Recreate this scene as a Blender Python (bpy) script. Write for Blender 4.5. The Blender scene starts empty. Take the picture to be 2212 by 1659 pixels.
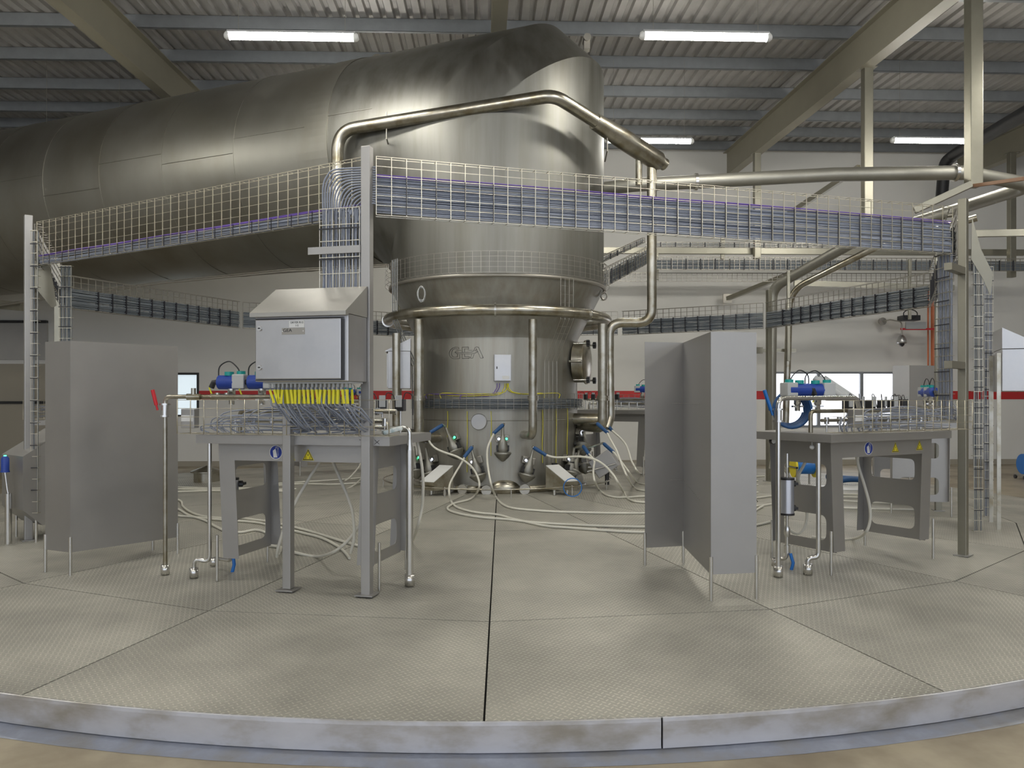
import bpy, bmesh, math, random
from mathutils import Vector, Matrix
random.seed(7)
sc = bpy.context.scene
COL = sc.collection
V = Vector
# ---------------------------------------------------------------- camera, world, light, exposure
EYE = 1.43            # camera height above the outer edge of the platform
HOR, CX, F = 862.0, 1106.0, 1750.0
cam_d = bpy.data.cameras.new('camera')
cam = bpy.data.objects.new('camera', cam_d)
COL.objects.link(cam)
cam.location = (0, 0, EYE)
cam.rotation_euler = (math.pi/2, 0, 0)
cam_d.sensor_width = 36
cam_d.lens = F/2212*36
cam_d.shift_y = (HOR-829.5)/2212
cam_d.clip_end = 200
sc.camera = cam
sc.view_settings.view_transform = 'Standard'
sc.view_settings.look = 'None'
sc.view_settings.gamma = 1
sc.view_settings.exposure = 0.0
world = bpy.data.worlds.new('world'); sc.world = world
world.use_nodes = True
wn = world.node_tree
bg = wn.nodes['Background']
bg.inputs[0].default_value = (0.80, 0.87, 1.0, 1)
bg.inputs[1].default_value = 1.7
ROOM = math.radians(2.0)
LAMP_SPOTS = [(-2.5, 9.2), (2.2, 9.2), (2.3, 13.6), (7.1, 13.6), (-7.2, 13.6), (-2.45, 13.9), (-7.2, 9.2), (7.0, 9.2),
              (-7.2, 4.8), (-2.5, 4.8), (2.2, 4.8), (7.0, 4.8), (-2.5, 0.4), (2.2, 0.4), (7.0, 0.4), (-7.2, 0.4)]
LAMP_STRENGTH = 142.0

def W(px, py, y):
    """a point of the place at distance y from the camera seen at pixel px, py"""
    return V(((px-CX)/F*y, y, EYE-(py-HOR)/F*y))
CEN = V((-0.2, 11.2, 0))
PR = 7.6
CONE = 0.304
def dz(x, y):
    r = math.hypot(x-CEN.x, y-CEN.y)
    return CONE*(1-r/PR)
def G(px, py, up=0.0):
    """the point of the conical deck seen at pixel px, py"""
    y = 6.0
    for _ in range(30):
        x = (px-CX)/F*y
        y = max(2.5, min(20, (EYE-dz(x, y)-up)*F/(py-HOR)))
    x = (px-CX)/F*y
    return V((x, y, dz(x, y)+up))

# ---------------------------------------------------------------- mesh helpers
class MB:
    def __init__(s):
        s.v = []; s.f = []; s.m = []; s.sm = []; s.mi = 0
    def add(s, vs, fs, M=None, smooth=False):
        b = len(s.v)
        s.v += [tuple(M @ V(p)) if M is not None else tuple(p) for p in vs]
        for f in fs:
            s.f.append(tuple(b+i for i in f)); s.m.append(s.mi); s.sm.append(smooth)
        return s
    def box(s, c, size, M=None, bev=0.0):
        x, y, z = size[0]/2, size[1]/2, size[2]/2
        if bev <= 0:
            vs = [(c[0]+i*x, c[1]+j*y, c[2]+k*z) for k in (-1, 1) for j in (-1, 1) for i in (-1, 1)]
            fs = [(0,2,3,1), (4,5,7,6), (0,1,5,4), (2,6,7,3), (0,4,6,2), (1,3,7,5)]
            return s.add(vs, fs, M)
        bm = bmesh.new()
        bmesh.ops.create_cube(bm, size=1)
        for v in bm.verts: v.co = V((v.co.x*2*x+c[0], v.co.y*2*y+c[1], v.co.z*2*z+c[2]))
        bmesh.ops.bevel(bm, geom=bm.edges[:], offset=bev, segments=2, affect='EDGES', profile=0.6)
        bm.verts.index_update()
        vs = [v.co.copy() for v in bm.verts]; fs = [[v.index for v in f.verts] for f in bm.faces]
        bm.free()
        return s.add(vs, fs, M)
    def b2(s, a, b, M=None, bev=0.0):
        return s.box([(a[i]+b[i])/2 for i in range(3)], [abs(b[i]-a[i]) for i in range(3)], M, bev)
    def tube(s, path, r, n=8, caps=True, M=None, smooth=True, closed=False):
        P = [V(p) for p in path]
        k = len(P)
        if k < 2: return s
        T = []
        for i in range(k):
            if closed: t = (P[(i+1) % k]-P[i-1])
            else:
                t = (P[min(i+1, k-1)]-P[max(i-1, 0)])
            T.append(t.normalized() if t.length > 1e-9 else V((0, 0, 1)))
        up = V((0, 0, 1)) if abs(T[0].z) < 0.9 else V((1, 0, 0))
        n0 = (up - T[0]*up.dot(T[0])).normalized()
        vs = []; rr = r if isinstance(r, (list, tuple)) else [r]*k
        for i in range(k):
            n0 = n0 - T[i]*n0.dot(T[i])
            n0 = n0.normalized() if n0.length > 1e-6 else T[i].orthogonal().normalized()
            b0 = T[i].cross(n0)
            sc_ = 1.0
            if 0 < i < k-1 or closed:
                d1 = (P[i]-P[i-1]); d2 = (P[(i+1) % k]-P[i])
                if d1.length > 1e-9 and d2.length > 1e-9:
                    c = max(0.35, math.cos(d1.angle(d2)/2)); sc_ = 1/c
            for j in range(n):
                a = 2*math.pi*(j+0.5)/n
                vs.append(P[i] + (n0*math.cos(a)+b0*math.sin(a))*rr[i]*(sc_ if n <= 4 else 1))
        fs = []
        for i in range(k if closed else k-1):
            i2 = (i+1) % k
            for j in range(n):
                fs.append((i*n+j, i*n+(j+1) % n, i2*n+(j+1) % n, i2*n+j))
        s.add(vs, fs, M, smooth)
        if caps and not closed:
            s.add(vs[:n], [tuple(range(n))[::-1]], M); s.add(vs[-n:], [tuple(range(n))], M)
        return s
    def lathe(s, prof, n=48, M=None, smooth=True, a0=0, a1=2*math.pi):
        full = abs(a1-a0-2*math.pi) < 1e-6
        m = n if full else n+1
        vs = []
        for (r, z) in prof:
            for j in range(m):
                a = a0+(a1-a0)*j/n
                vs.append((r*math.cos(a), r*math.sin(a), z))
        fs = []
        for i in range(len(prof)-1):
            for j in range(n):
                j2 = (j+1) % m if full else j+1
                fs.append((i*m+j, i*m+j2, (i+1)*m+j2, (i+1)*m+j))
        return s.add(vs, fs, M, smooth)
    def cyl(s, a, b, r, n=16, r2=None, M=None):
        a = V(a); b = V(b)
        return s.tube([a, b], [r, r if r2 is None else r2], n, True, M)
    def prism(s, pts, d, M=None):
        """polygon pts in the XZ plane, thickness d along +Y"""
        k = len(pts)
        vs = [(p[0], 0, p[1]) for p in pts]+[(p[0], d, p[1]) for p in pts]
        fs = [tuple(range(k)), tuple(range(k, 2*k))[::-1]]
        fs += [(i, i+k, (i+1) % k+k, (i+1) % k) for i in range(k)]
        return s.add(vs, fs, M)
    def build(s, name, mats, parent=None, loc=None, rz=0.0, M=None, autosmooth=None):
        me = bpy.data.meshes.new(name)
        me.from_pydata(s.v, [], s.f)
        if not isinstance(mats, (list, tuple)): mats = [mats]
        for m in mats: me.materials.append(m)
        me.polygons.foreach_set('material_index', s.m)
        me.polygons.foreach_set('use_smooth', s.sm)
        me.update()
        bm = bmesh.new(); bm.from_mesh(me)
        bmesh.ops.recalc_face_normals(bm, faces=bm.faces[:])
        bm.to_mesh(me); bm.free()
        if autosmooth is not None:
            try: me.set_sharp_from_angle(angle=math.radians(autosmooth))
            except Exception: pass
        o = bpy.data.objects.new(name, me)
        COL.objects.link(o)
        if loc is not None: o.location = loc
        o.rotation_euler = (0, 0, rz)
        if M is not None: o.matrix_basis = M
        if parent is not None: o.parent = parent
        return o
def tag(o, label=None, cat=None, group=None, kind=None):
    if label: o['label'] = label
    if cat: o['category'] = cat
    if group: o['group'] = group
    if kind: o['kind'] = kind
    return o
def thing(name, label, cat, loc=(0, 0, 0), rz=0.0, group=None):
    o = bpy.data.objects.new(name, None)
    o.empty_display_size = 0.1
    COL.objects.link(o)
    o.location = loc; o.rotation_euler = (0, 0, rz)
    return tag(o, label, cat, group)
def struct(name, mb, mats, parent=None, **k):
    o = mb.build(name, mats, parent, **k)
    if parent is None: o['kind'] = 'structure'
    return o
def copy_tree(o, parent=None):
    c = o.copy(); COL.objects.link(c)
    c.parent = parent
    for ch in list(o.children): copy_tree(ch, c)
    return c
def fil(pts, rad=0.1, n=6):
    """polyline with rounded corners"""
    P = [V(p) for p in pts]; out = [P[0]]
    for i in range(1, len(P)-1):
        a = P[i-1]-P[i]; b = P[i+1]-P[i]
        if a.length < 1e-6 or b.length < 1e-6: continue
        ang = a.angle(b)
        if ang > 3.1: out.append(P[i]); continue
        t = min(rad/math.tan(ang/2), a.length*0.49, b.length*0.49)
        p0 = P[i]+a.normalized()*t; p1 = P[i]+b.normalized()*t
        for k in range(n+1):
            u = k/n
            out.append(p0*(1-u)**2+P[i]*2*u*(1-u)+p1*u*u)
    out.append(P[-1])
    return out
def cat(pts, n=8):
    """smooth curve through the points"""
    P = [V(p) for p in pts]
    Q = [P[0]*2-P[1]]+P+[P[-1]*2-P[-2]]
    out = []
    for i in range(1, len(Q)-2):
        for k in range(n):
            t = k/n
            a, b, c, d = Q[i-1], Q[i], Q[i+1], Q[i+2]
            out.append(0.5*((2*b)+(c-a)*t+(2*a-5*b+4*c-d)*t*t+(3*b-a-3*c+d)*t**3))
    out.append(P[-1])
    return out
def RT(x=0, y=0, z=0, rz=0, rx=0, ry=0):
    return Matrix.Translation((x, y, z)) @ Matrix.Rotation(rz, 4, 'Z') @ Matrix.Rotation(ry, 4, 'Y') @ Matrix.Rotation(rx, 4, 'X')

# ---------------------------------------------------------------- materials
def mat(name, col, rough=0.5, metal=0.0, emit=None, est=0.0, noise=0.0, nscale=3.0, bump=0.0, bscale=30.0, rvar=0.0, stretch=(1, 1, 1), dirt=None, trans=0.0, alpha=None):
    m = bpy.data.materials.new(name); m.use_nodes = True
    N = m.node_tree.nodes; L = m.node_tree.links
    p = N['Principled BSDF']
    p.inputs['Base Color'].default_value = (*col, 1)
    p.inputs['Roughness'].default_value = rough
    p.inputs['Metallic'].default_value = metal
    if trans: p.inputs['Transmission Weight'].default_value = trans
    if emit:
        p.inputs['Emission Color'].default_value = (*emit, 1)
        p.inputs['Emission Strength'].default_value = est
    tc = N.new('ShaderNodeTexCoord'); mp = N.new('ShaderNodeMapping')
    mp.inputs['Scale'].default_value = stretch
    L.new(tc.outputs['Object'], mp.inputs['Vector'])
    if noise or rvar:
        nz = N.new('ShaderNodeTexNoise'); nz.inputs['Scale'].default_value = nscale
        nz.inputs['Detail'].default_value = 5; nz.inputs['Roughness'].default_value = 0.6
        L.new(mp.outputs[0], nz.inputs['Vector'])
        if noise:
            mr = N.new('ShaderNodeMapRange')
            mr.inputs['From Min'].default_value = 0.3; mr.inputs['From Max'].default_value = 0.7
            mr.inputs['To Min'].default_value = 1-noise; mr.inputs['To Max'].default_value = 1+noise*0.6
            L.new(nz.outputs['Fac'], mr.inputs['Value'])
            mx = N.new('ShaderNodeVectorMath'); mx.operation = 'SCALE'
            if dirt:
                mc = N.new('ShaderNodeMix'); mc.data_type = 'RGBA'
                mc.inputs['A'].default_value = (*dirt, 1); mc.inputs['B'].default_value = (*col, 1)
                m2 = N.new('ShaderNodeMapRange'); m2.inputs['From Min'].default_value = 0.34; m2.inputs['From Max'].default_value = 0.55
                L.new(nz.outputs['Fac'], m2.inputs['Value']); L.new(m2.outputs[0], mc.inputs['Factor'])
                L.new(mc.outputs['Result'], mx.inputs[0])
            else: mx.inputs[0].default_value = col
            L.new(mr.outputs[0], mx.inputs['Scale'])
            L.new(mx.outputs[0], p.inputs['Base Color'])
        if rvar:
            mr = N.new('ShaderNodeMapRange')
            mr.inputs['From Min'].default_value = 0.3; mr.inputs['From Max'].default_value = 0.7
            mr.inputs['To Min'].default_value = rough-rvar; mr.inputs['To Max'].default_value = rough+rvar
            L.new(nz.outputs['Fac'], mr.inputs['Value']); L.new(mr.outputs[0], p.inputs['Roughness'])
    if bump:
        nb = N.new('ShaderNodeTexNoise'); nb.inputs['Scale'].default_value = bscale; nb.inputs['Detail'].default_value = 3
        bp = N.new('ShaderNodeBump'); bp.inputs['Strength'].default_value = bump; bp.inputs['Distance'].default_value = 0.01
        L.new(mp.outputs[0], nb.inputs['Vector']); L.new(nb.outputs['Fac'], bp.inputs['Height'])
        L.new(bp.outputs[0], p.inputs['Normal'])
    return m
def checker_plate(name, flat, lug, pitch=0.030, metal=0.35, rough=0.5):
    """raised-lug tread plate: alternate lugs turned by a quarter"""
    m = bpy.data.materials.new(name); m.use_nodes = True
    N = m.node_tree.nodes; L = m.node_tree.links
    p = N['Principled BSDF']; p.inputs['Metallic'].default_value = metal
    def mt(op, a, b=None, c=None):
        n = N.new('ShaderNodeMath'); n.operation = op
        for i, q in enumerate((a, b, c)):
            if q is None: continue
            if isinstance(q, (int, float)): n.inputs[i].default_value = q
            else: L.new(q, n.inputs[i])
        return n.outputs[0]
    tc = N.new('ShaderNodeTexCoord'); mp = N.new('ShaderNodeMapping')
    mp.inputs['Rotation'].default_value = (0, 0, math.radians(45)); mp.inputs['Scale'].default_value = (1/pitch,)*3
    L.new(tc.outputs['Object'], mp.inputs['Vector'])
    sx = N.new('ShaderNodeSeparateXYZ'); L.new(mp.outputs[0], sx.inputs[0])
    X, Y = sx.outputs[0], sx.outputs[1]
    fx = mt('SUBTRACT', mt('FRACT', X), 0.5); fy = mt('SUBTRACT', mt('FRACT', Y), 0.5)
    par = mt('MODULO', mt('ABSOLUTE', mt('ADD', mt('FLOOR', X), mt('FLOOR', Y))), 2.0)
    par = mt('GREATER_THAN', par, 0.5)
    ax = mt('ADD', mt('MULTIPLY', fx, par), mt('MULTIPLY', fy, mt('SUBTRACT', 1.0, par)))
    ay = mt('ADD', mt('MULTIPLY', fy, par), mt('MULTIPLY', fx, mt('SUBTRACT', 1.0, par)))
    d = mt('ADD', mt('POWER', mt('DIVIDE', mt('ABSOLUTE', ax), 0.46), 2.0), mt('POWER', mt('DIVIDE', mt('ABSOLUTE', ay), 0.16), 2.0))
    h = N.new('ShaderNodeMapRange'); h.inputs['From Min'].default_value = 1.25; h.inputs['From Max'].default_value = 0.5
    L.new(d, h.inputs['Value'])
    nz = N.new('ShaderNodeTexNoise'); nz.inputs['Scale'].default_value = 1.1; nz.inputs['Detail'].default_value = 7; nz.inputs['Roughness'].default_value = 0.62
    L.new(tc.outputs['Object'], nz.inputs['Vector'])
    mr = N.new('ShaderNodeMapRange'); mr.inputs['From Min'].default_value = 0.36; mr.inputs['From Max'].default_value = 0.64
    mr.inputs['To Min'].default_value = 0.74; mr.inputs['To Max'].default_value = 1.06
    L.new(nz.outputs['Fac'], mr.inputs['Value'])
    oi = N.new('ShaderNodeObjectInfo')
    rv = mt('ADD', mt('MULTIPLY', oi.outputs['Random'], 0.08), 0.96)
    mx = N.new('ShaderNodeMix'); mx.data_type = 'RGBA'
    mx.inputs['A'].default_value = (*flat, 1); mx.inputs['B'].default_value = (*lug, 1)
    L.new(h.outputs[0], mx.inputs['Factor'])
    vm = N.new('ShaderNodeVectorMath'); vm.operation = 'SCALE'
    L.new(mx.outputs['Result'], vm.inputs[0]); L.new(mt('MULTIPLY', mr.outputs[0], rv), vm.inputs['Scale'])
    L.new(vm.outputs[0], p.inputs['Base Color'])
    ro = N.new('ShaderNodeMapRange'); ro.inputs['To Min'].default_value = rough+0.08; ro.inputs['To Max'].default_value = rough-0.14
    L.new(h.outputs[0], ro.inputs['Value']); L.new(ro.outputs[0], p.inputs['Roughness'])
    bp = N.new('ShaderNodeBump'); bp.inputs['Strength'].default_value = 0.6; bp.inputs['Distance'].default_value = 0.0025
    L.new(h.outputs[0], bp.inputs['Height']); L.new(bp.outputs[0], p.inputs['Normal'])
    return m
M_ = {}
M_['deck'] = checker_plate('tread plate', (0.40, 0.385, 0.335), (0.58, 0.56, 0.485))
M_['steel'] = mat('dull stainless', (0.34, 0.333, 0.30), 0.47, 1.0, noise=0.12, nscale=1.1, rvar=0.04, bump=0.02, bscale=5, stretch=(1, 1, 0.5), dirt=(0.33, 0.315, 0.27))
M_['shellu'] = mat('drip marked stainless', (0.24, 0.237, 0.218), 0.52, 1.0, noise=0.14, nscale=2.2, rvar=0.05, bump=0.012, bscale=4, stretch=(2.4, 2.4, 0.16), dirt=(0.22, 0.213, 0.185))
M_['hood'] = mat('matt hood sheet', (0.42, 0.41, 0.38), 0.52, 0.85, noise=0.06, nscale=4)
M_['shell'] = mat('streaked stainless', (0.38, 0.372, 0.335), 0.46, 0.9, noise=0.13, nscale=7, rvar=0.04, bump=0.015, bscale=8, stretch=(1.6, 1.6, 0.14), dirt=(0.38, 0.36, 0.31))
M_['panel'] = mat('brushed stainless sheet', (0.41, 0.40, 0.385), 0.48, 0.85, noise=0.06, nscale=2.2, rvar=0.03, bump=0.02, bscale=60, stretch=(1, 1, 1))
M_['bright'] = mat('polished stainless', (0.66, 0.65, 0.62), 0.25, 1.0, noise=0.05, nscale=8)
M_['cab'] = mat('cabinet stainless', (0.50, 0.495, 0.49), 0.36, 0.95, noise=0.10, nscale=3.5, rvar=0.06, bump=0.03, bscale=5)
M_['pipe'] = mat('pickled pipe', (0.46, 0.44, 0.38), 0.3, 1.0, noise=0.15, nscale=6, dirt=(0.36, 0.32, 0.23))
M_['kerb'] = mat('kerb sheet', (0.60, 0.60, 0.63), 0.42, 0.45, noise=0.16, nscale=2.6, rvar=0.08, stretch=(1, 1, 2.2), dirt=(0.46, 0.43, 0.38))
M_['concrete'] = mat('worn floor paint', (0.36, 0.31, 0.22), 0.5, 0.0, noise=0.2, nscale=1.4, dirt=(0.27, 0.22, 0.15))
M_['plinth'] = mat('blue grey plinth', (0.25, 0.27, 0.33), 0.38, 0.1, noise=0.35, nscale=5, dirt=(0.33, 0.33, 0.34), bump=0.3, bscale=14)
M_['dark'] = mat('dark gap', (0.03, 0.03, 0.03), 0.7)
M_['wall'] = mat('white wall panel', (0.70, 0.69, 0.655), 0.55, 0.0, noise=0.03, nscale=0.8)
M_['wallgrey'] = mat('grey wall panel', (0.40, 0.39, 0.37), 0.6, 0.0, noise=0.05)
M_['tan'] = mat('tan wall base', (0.34, 0.31, 0.25), 0.6)
M_['red'] = mat('red paint', (0.50, 0.02, 0.02), 0.5)
M_['roof'] = mat('roof sheet', (0.47, 0.455, 0.44), 0.45, 0.2, noise=0.14, nscale=2)
M_['purlin'] = mat('galvanised purlin', (0.27, 0.285, 0.30), 0.45, 0.4, noise=0.1, nscale=5)
M_['beam'] = mat('beige beam paint', (0.31, 0.29, 0.225), 0.5, 0.0, noise=0.05, nscale=2)
M_['post'] = mat('hanger steel', (0.31, 0.295, 0.24), 0.4, 0.85, noise=0.1)
M_['wire'] = mat('basket wire', (0.60, 0.56, 0.46), 0.34, 0.95)
M_['wire2'] = mat('dull basket wire', (0.36, 0.34, 0.30), 0.4, 0.8)
M_['cable'] = mat('grey blue cable', (0.27, 0.295, 0.36), 0.5)
M_['cabled'] = mat('slate cable', (0.16, 0.18, 0.20), 0.5)
M_['purple'] = mat('violet cable', (0.17, 0.10, 0.42), 0.5)
M_['tie'] = mat('black tie', (0.02, 0.02, 0.025), 0.5)
M_['hose'] = mat('white hose', (0.66, 0.64, 0.56), 0.45, noise=0.05)
M_['blue'] = mat('blue rubber grip', (0.012, 0.07, 0.20), 0.5)
M_['vblue'] = mat('blue actuator', (0.015, 0.05, 0.30), 0.4)
M_['lag'] = mat('dull cladding', (0.34, 0.33, 0.29), 0.52, 0.85, noise=0.08)
M_['lblue'] = mat('bright blue plastic', (0.01, 0.15, 0.50), 0.4)
M_['teal'] = mat('teal cap', (0.01, 0.30, 0.28), 0.4)
M_['black'] = mat('black plastic', (0.02, 0.02, 0.022), 0.4)
M_['white'] = mat('white plastic', (0.70, 0.70, 0.68), 0.4)
M_['lgrey'] = mat('light grey plastic', (0.45, 0.46, 0.46), 0.45)
M_['yellow'] = mat('yellow tag', (0.72, 0.66, 0.02), 0.5)
M_['orange'] = mat('orange conduit', (0.45, 0.13, 0.05), 0.5)
M_['rust'] = mat('primer brown', (0.30, 0.17, 0.10), 0.5, 0.2)
M_['alu'] = mat('anodised cylinder', (0.62, 0.64, 0.70), 0.3, 0.8)
M_['sign_blue'] = mat('sign blue', (0.004, 0.03, 0.28), 0.5)
M_['sign_yellow'] = mat('sign yellow', (0.75, 0.62, 0.02), 0.5)
M_['redp'] = mat('red plastic', (0.55, 0.01, 0.02), 0.4)
M_['tube'] = mat('fluorescent tube', (1, 1, 1), 0.5, emit=(1.0, 0.97, 0.885), est=LAMP_STRENGTH)
M_['day'] = mat('daylight through window', (0.9, 0.95, 1), 0.3, emit=(0.92, 0.93, 1.0), est=2.6)
M_['day2'] = mat('frosted daylight window', (0.8, 0.9, 0.95), 0.3, emit=(0.62, 0.72, 0.78), est=0.85)
M_['led_g'] = mat('green led', (0.1, 0.8, 0.4), 0.4, emit=(0.08, 1.0, 0.35), est=3.0)
M_['led_w'] = mat('white led', (0.9, 0.9, 1), 0.4, emit=(0.75, 0.82, 1.0), est=4.0)
M_['paper'] = mat('printed packet', (0.62, 0.66, 0.64), 0.4, noise=0.2, nscale=30, dirt=(0.3, 0.45, 0.5))
# ---------------------------------------------------------------- room (turned 2 degrees to the camera)
RM = Matrix.Rotation(ROOM, 4, 'Z')
WY = 19.3             # back wall distance
XL, XR, YF = -13.5, 15.5, -9.0
def roof_z(y): return EYE+5.245+0.035*y      # underside of the purlins
m = MB(); m.b2((XL-0.3, YF, -0.36), (XR+0.3, WY+0.2, -0.16), RM)
o = struct('floor', m, M_['concrete'])
# back wall with two window openings
def winx(px):
    s = (px-CX)/F; c_, n_ = math.cos(ROOM), math.sin(ROOM)
    return WY*(s*c_+n_)/(c_-s*n_)
wa = [(winx(300), winx(430), 1.01, 2.05), (winx(1672), winx(1934), 0.75, 2.09)]
m = MB()
x = XL
H = roof_z(WY)+0.4
for (a, b, z0, z1) in wa:
    m.b2((x, WY, -0.16), (a, WY+0.15, H), RM)
    m.b2((a, WY, -0.16), (b, WY+0.15, z0), RM); m.b2((a, WY, z1), (b, WY+0.15, H), RM)
    x = b
m.b2((x, WY, -0.16), (XR, WY+0.15, H), RM)
for k in range(-11, 14):        # raised joints between the insulated panels
    if abs(k) % 2 == 0: continue
wall_back = struct('wall_back', m, M_['wall'])
m = MB(); m.b2((XL-0.15, YF, -0.16), (XL, WY+0.15, H), RM); struct('wall_left', m, M_['wall'])
m = MB(); m.b2((XR, YF, -0.16), (XR+0.15, WY+0.15, H), RM); struct('wall_right', m, M_['wall'])
# red stripe
for i, (a, b) in enumerate([(winx(430), winx(1672)), (winx(1934), XR)]):
    m = MB(); m.b2((a, WY-0.012, 1.425), (b, WY, 1.625), RM)
    struct('trim_%d' % (i+1), m, M_['red'])
m = MB(); m.b2((winx(100), WY-0.02, -0.16), (XR, WY, -0.03), RM); struct('baseboard_back', m, M_['tan'])
for i, (a, b, z0, z1) in enumerate(wa):
    w = bpy.data.objects.new('window_%d' % (i+1), None); COL.objects.link(w); w['kind'] = 'structure'
    m = MB(); t = 0.05
    m.b2((a, WY-0.02, z0), (b, WY+0.1, z0+t), RM); m.b2((a, WY-0.02, z1-t), (b, WY+0.1, z1), RM)
    m.b2((a, WY-0.02, z0+t), (a+t, WY+0.1, z1-t), RM); m.b2((b-t, WY-0.02, z0+t), (b, WY+0.1, z1-t), RM)
    if i == 1:
        for px in (1768, 1861):
            m.b2((winx(px)-0.04, WY-0.02, z0+t), (winx(px)+0.04, WY+0.1, z1-t), RM)
    struct('window_frame', m, M_['purlin'] if i == 1 else M_['dark'], w)
    m = MB(); m.b2((a+t, WY+0.05, z0+t), (b-t, WY+0.06, z1-t), RM)
    struct('window_pane', m, M_['day' if i else 'day2'], w)
    if i == 0:
        m = MB(); m.b2((a, WY-0.05, z0-0.12), (b, WY, z0-0.01), RM); struct('window_sill', m, M_['white'], w)
# sliding door and lower tan panel at far left
d = bpy.data.objects.new('door_1', None); COL.objects.link(d); d['kind'] = 'structure'
xa = XL+0.4; xb = winx(95)+0.1
m = MB(); m.b2((xa, WY-0.06, 2.35), (xb, WY-0.001, 3.2), RM); struct('door_top_panel', m, M_['wallgrey'], d)
m = MB(); m.b2((xa, WY-0.06, -0.16), (xb, WY-0.001, 2.25), RM); struct('door_panel', m, M_['tan'], d)
m = MB(); m.b2((xa, WY-0.10, 1.32), (xb, WY-0.061, 1.38), RM); m.b2((xa, WY-0.10, 3.2), (xb, WY-0.001, 3.26), RM); struct('door_rail', m, M_['dark'], d)
# roof: corrugated sheet sloping gently up to the back
m = MB()
pitch, rib = 0.207, 0.045
prof = []
x = XL-0.2
while x < XR+0.2:
    prof += [(x, 0), (x+0.10, 0), (x+0.125, rib), (x+0.182, rib)]
    x += pitch
ya, yb = YF, WY+0.3
pv = []
for y in (ya, yb):
    z0 = roof_z(y)+0.205
    pv += [(p[0], y, z0+p[1]) for p in prof]
k = len(prof)
m.add(pv, [(i, i+1, k+i+1, k+i) for i in range(k-1)], RM)
struct('ceiling', m, M_['roof'])
# purlins: C sections
py_ = [12.58, 13.93, 15.38, 16.73, 17.85, 19.0]
y = 11.2
while y > YF: py_.append(y); y -= 1.36
names = {12.58: 'nearest row in view', 13.93: 'second behind the near lamps', 15.38: 'third row in view, above the duct',
         16.73: 'fourth row in view', 17.85: 'fifth row in view, above the right far lamps', 19.0: 'last row, close against the white back wall'}
for y in py_:
    z = roof_z(y)
    m = MB(); X0, X1 = XL, XR
    m.b2((X0, y, z), (X1, y+0.006, z+0.2), RM)
    m.b2((X0, y, z), (X1, y+0.065, z+0.006), RM)
    m.b2((X0, y, z+0.194), (X1, y+0.065, z+0.2), RM)
    m.b2((X0, y+0.059, z+0.006), (X1, y+0.065, z+0.022), RM)
    o = m.build('roof_purlin', M_['purlin'])
    tag(o, 'galvanised purlin across the roof, ' + names.get(y, 'overhead on the camera side'), 'purlin', 'purlins under the corrugated roof')
# portal beams
for i, (xc, lab) in enumerate([(-5.4, 'beige roof beam sloping down left above the big duct'), (0.21, 'beige roof beam seen end-on behind the top of the vessel'),
                               (5.85, 'beige roof beam on the right with hanger posts below it'), (11.5, 'beige roof beam at the far right edge')]):
    m = MB()
    n = 2
    ys = [YF, WY-0.02]
    def slab(x0, x1, za, zb):
        vs = []
        for y in ys:
            zt = roof_z(y)-0.004
            vs += [(x0, y, zt-za), (x1, y, zt-za), (x1, y, zt-zb), (x0, y, zt-zb)]
        m.add(vs, [(0, 1, 2, 3), (7, 6, 5, 4), (0, 4, 5, 1), (1, 5, 6, 2), (2, 6, 7, 3), (3, 7, 4, 0)], RM)
    slab(xc-0.1, xc+0.1, 0, 0.016); slab(xc-0.1, xc+0.1, 0.584, 0.6); slab(xc-0.008, xc+0.008, 0.016, 0.584)
    if i != 1:
        sx = 1 if xc > 0 else -1
        pass
    o = m.build('roof_beam', M_['beam'])
    tag(o, lab, 'beam', 'beige steel roof beams')
# fluorescent lamps hung on wires
def lampname(x, y):
    if (x, y) == (-2.5, 9.2): return 'lit fluorescent lamp at upper left above the big duct'
    if (x, y) == (2.2, 9.2): return 'lit fluorescent lamp at upper right of the vessel top'
    if (x, y) == (2.3, 13.6): return 'lit fluorescent lamp half hidden behind the right side of the vessel'
    if (x, y) == (7.1, 13.6): return 'lit fluorescent lamp at far right behind a hanger post'
    return 'lit fluorescent lamp outside the view of the photo'
lamp0 = None
for (x, y) in LAMP_SPOTS:
    z = EYE+(4.11 if y < 12 else 4.33)
    if lamp0 is None:
        t = thing('ceiling_lamp', '', 'lamp', (x, y, z), ROOM, 'fluorescent lamps hung from the roof')
        m = MB()
        prof = [(-0.055, 0.03), (-0.04, 0.06), (0.04, 0.06), (0.055, 0.03), (0.045, 0.03), (0.035, 0.045), (-0.035, 0.045), (-0.045, 0.03)]
        vs = [(-0.72, p[0], p[1]) for p in prof]+[(0.72, p[0], p[1]) for p in prof]
        m.add(vs, [(i, (i+1) % 8, 8+(i+1) % 8, 8+i) for i in range(8)])
        m.build('housing', M_['lgrey'], t)
        m = MB(); m.tube([(-0.70, 0, 0.005), (0.70, 0, 0.005)], 0.042, 12); m.build('tube', M_['tube'], t)
        for sx in (-1, 1):
            m = MB()
            m.tube([(sx*0.70, 0, 0.008), (sx*0.735, 0, 0.008), (sx*0.755, 0, 0.012)], [0.052, 0.048, 0.03], 12); m.build('end_cap', M_['white'], t)
            zr = roof_z(y)-z
            m = MB(); m.tube([(sx*0.6, 0, 0.06), (sx*0.6, 0, 1.35)], 0.003, 4); m.build('hanging_wire', M_['wire2'], t)
        lamp0 = t
    else:
        t = copy_tree(lamp0); t.location = (x, y, z)
    t['label'] = lampname(x, y)
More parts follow.
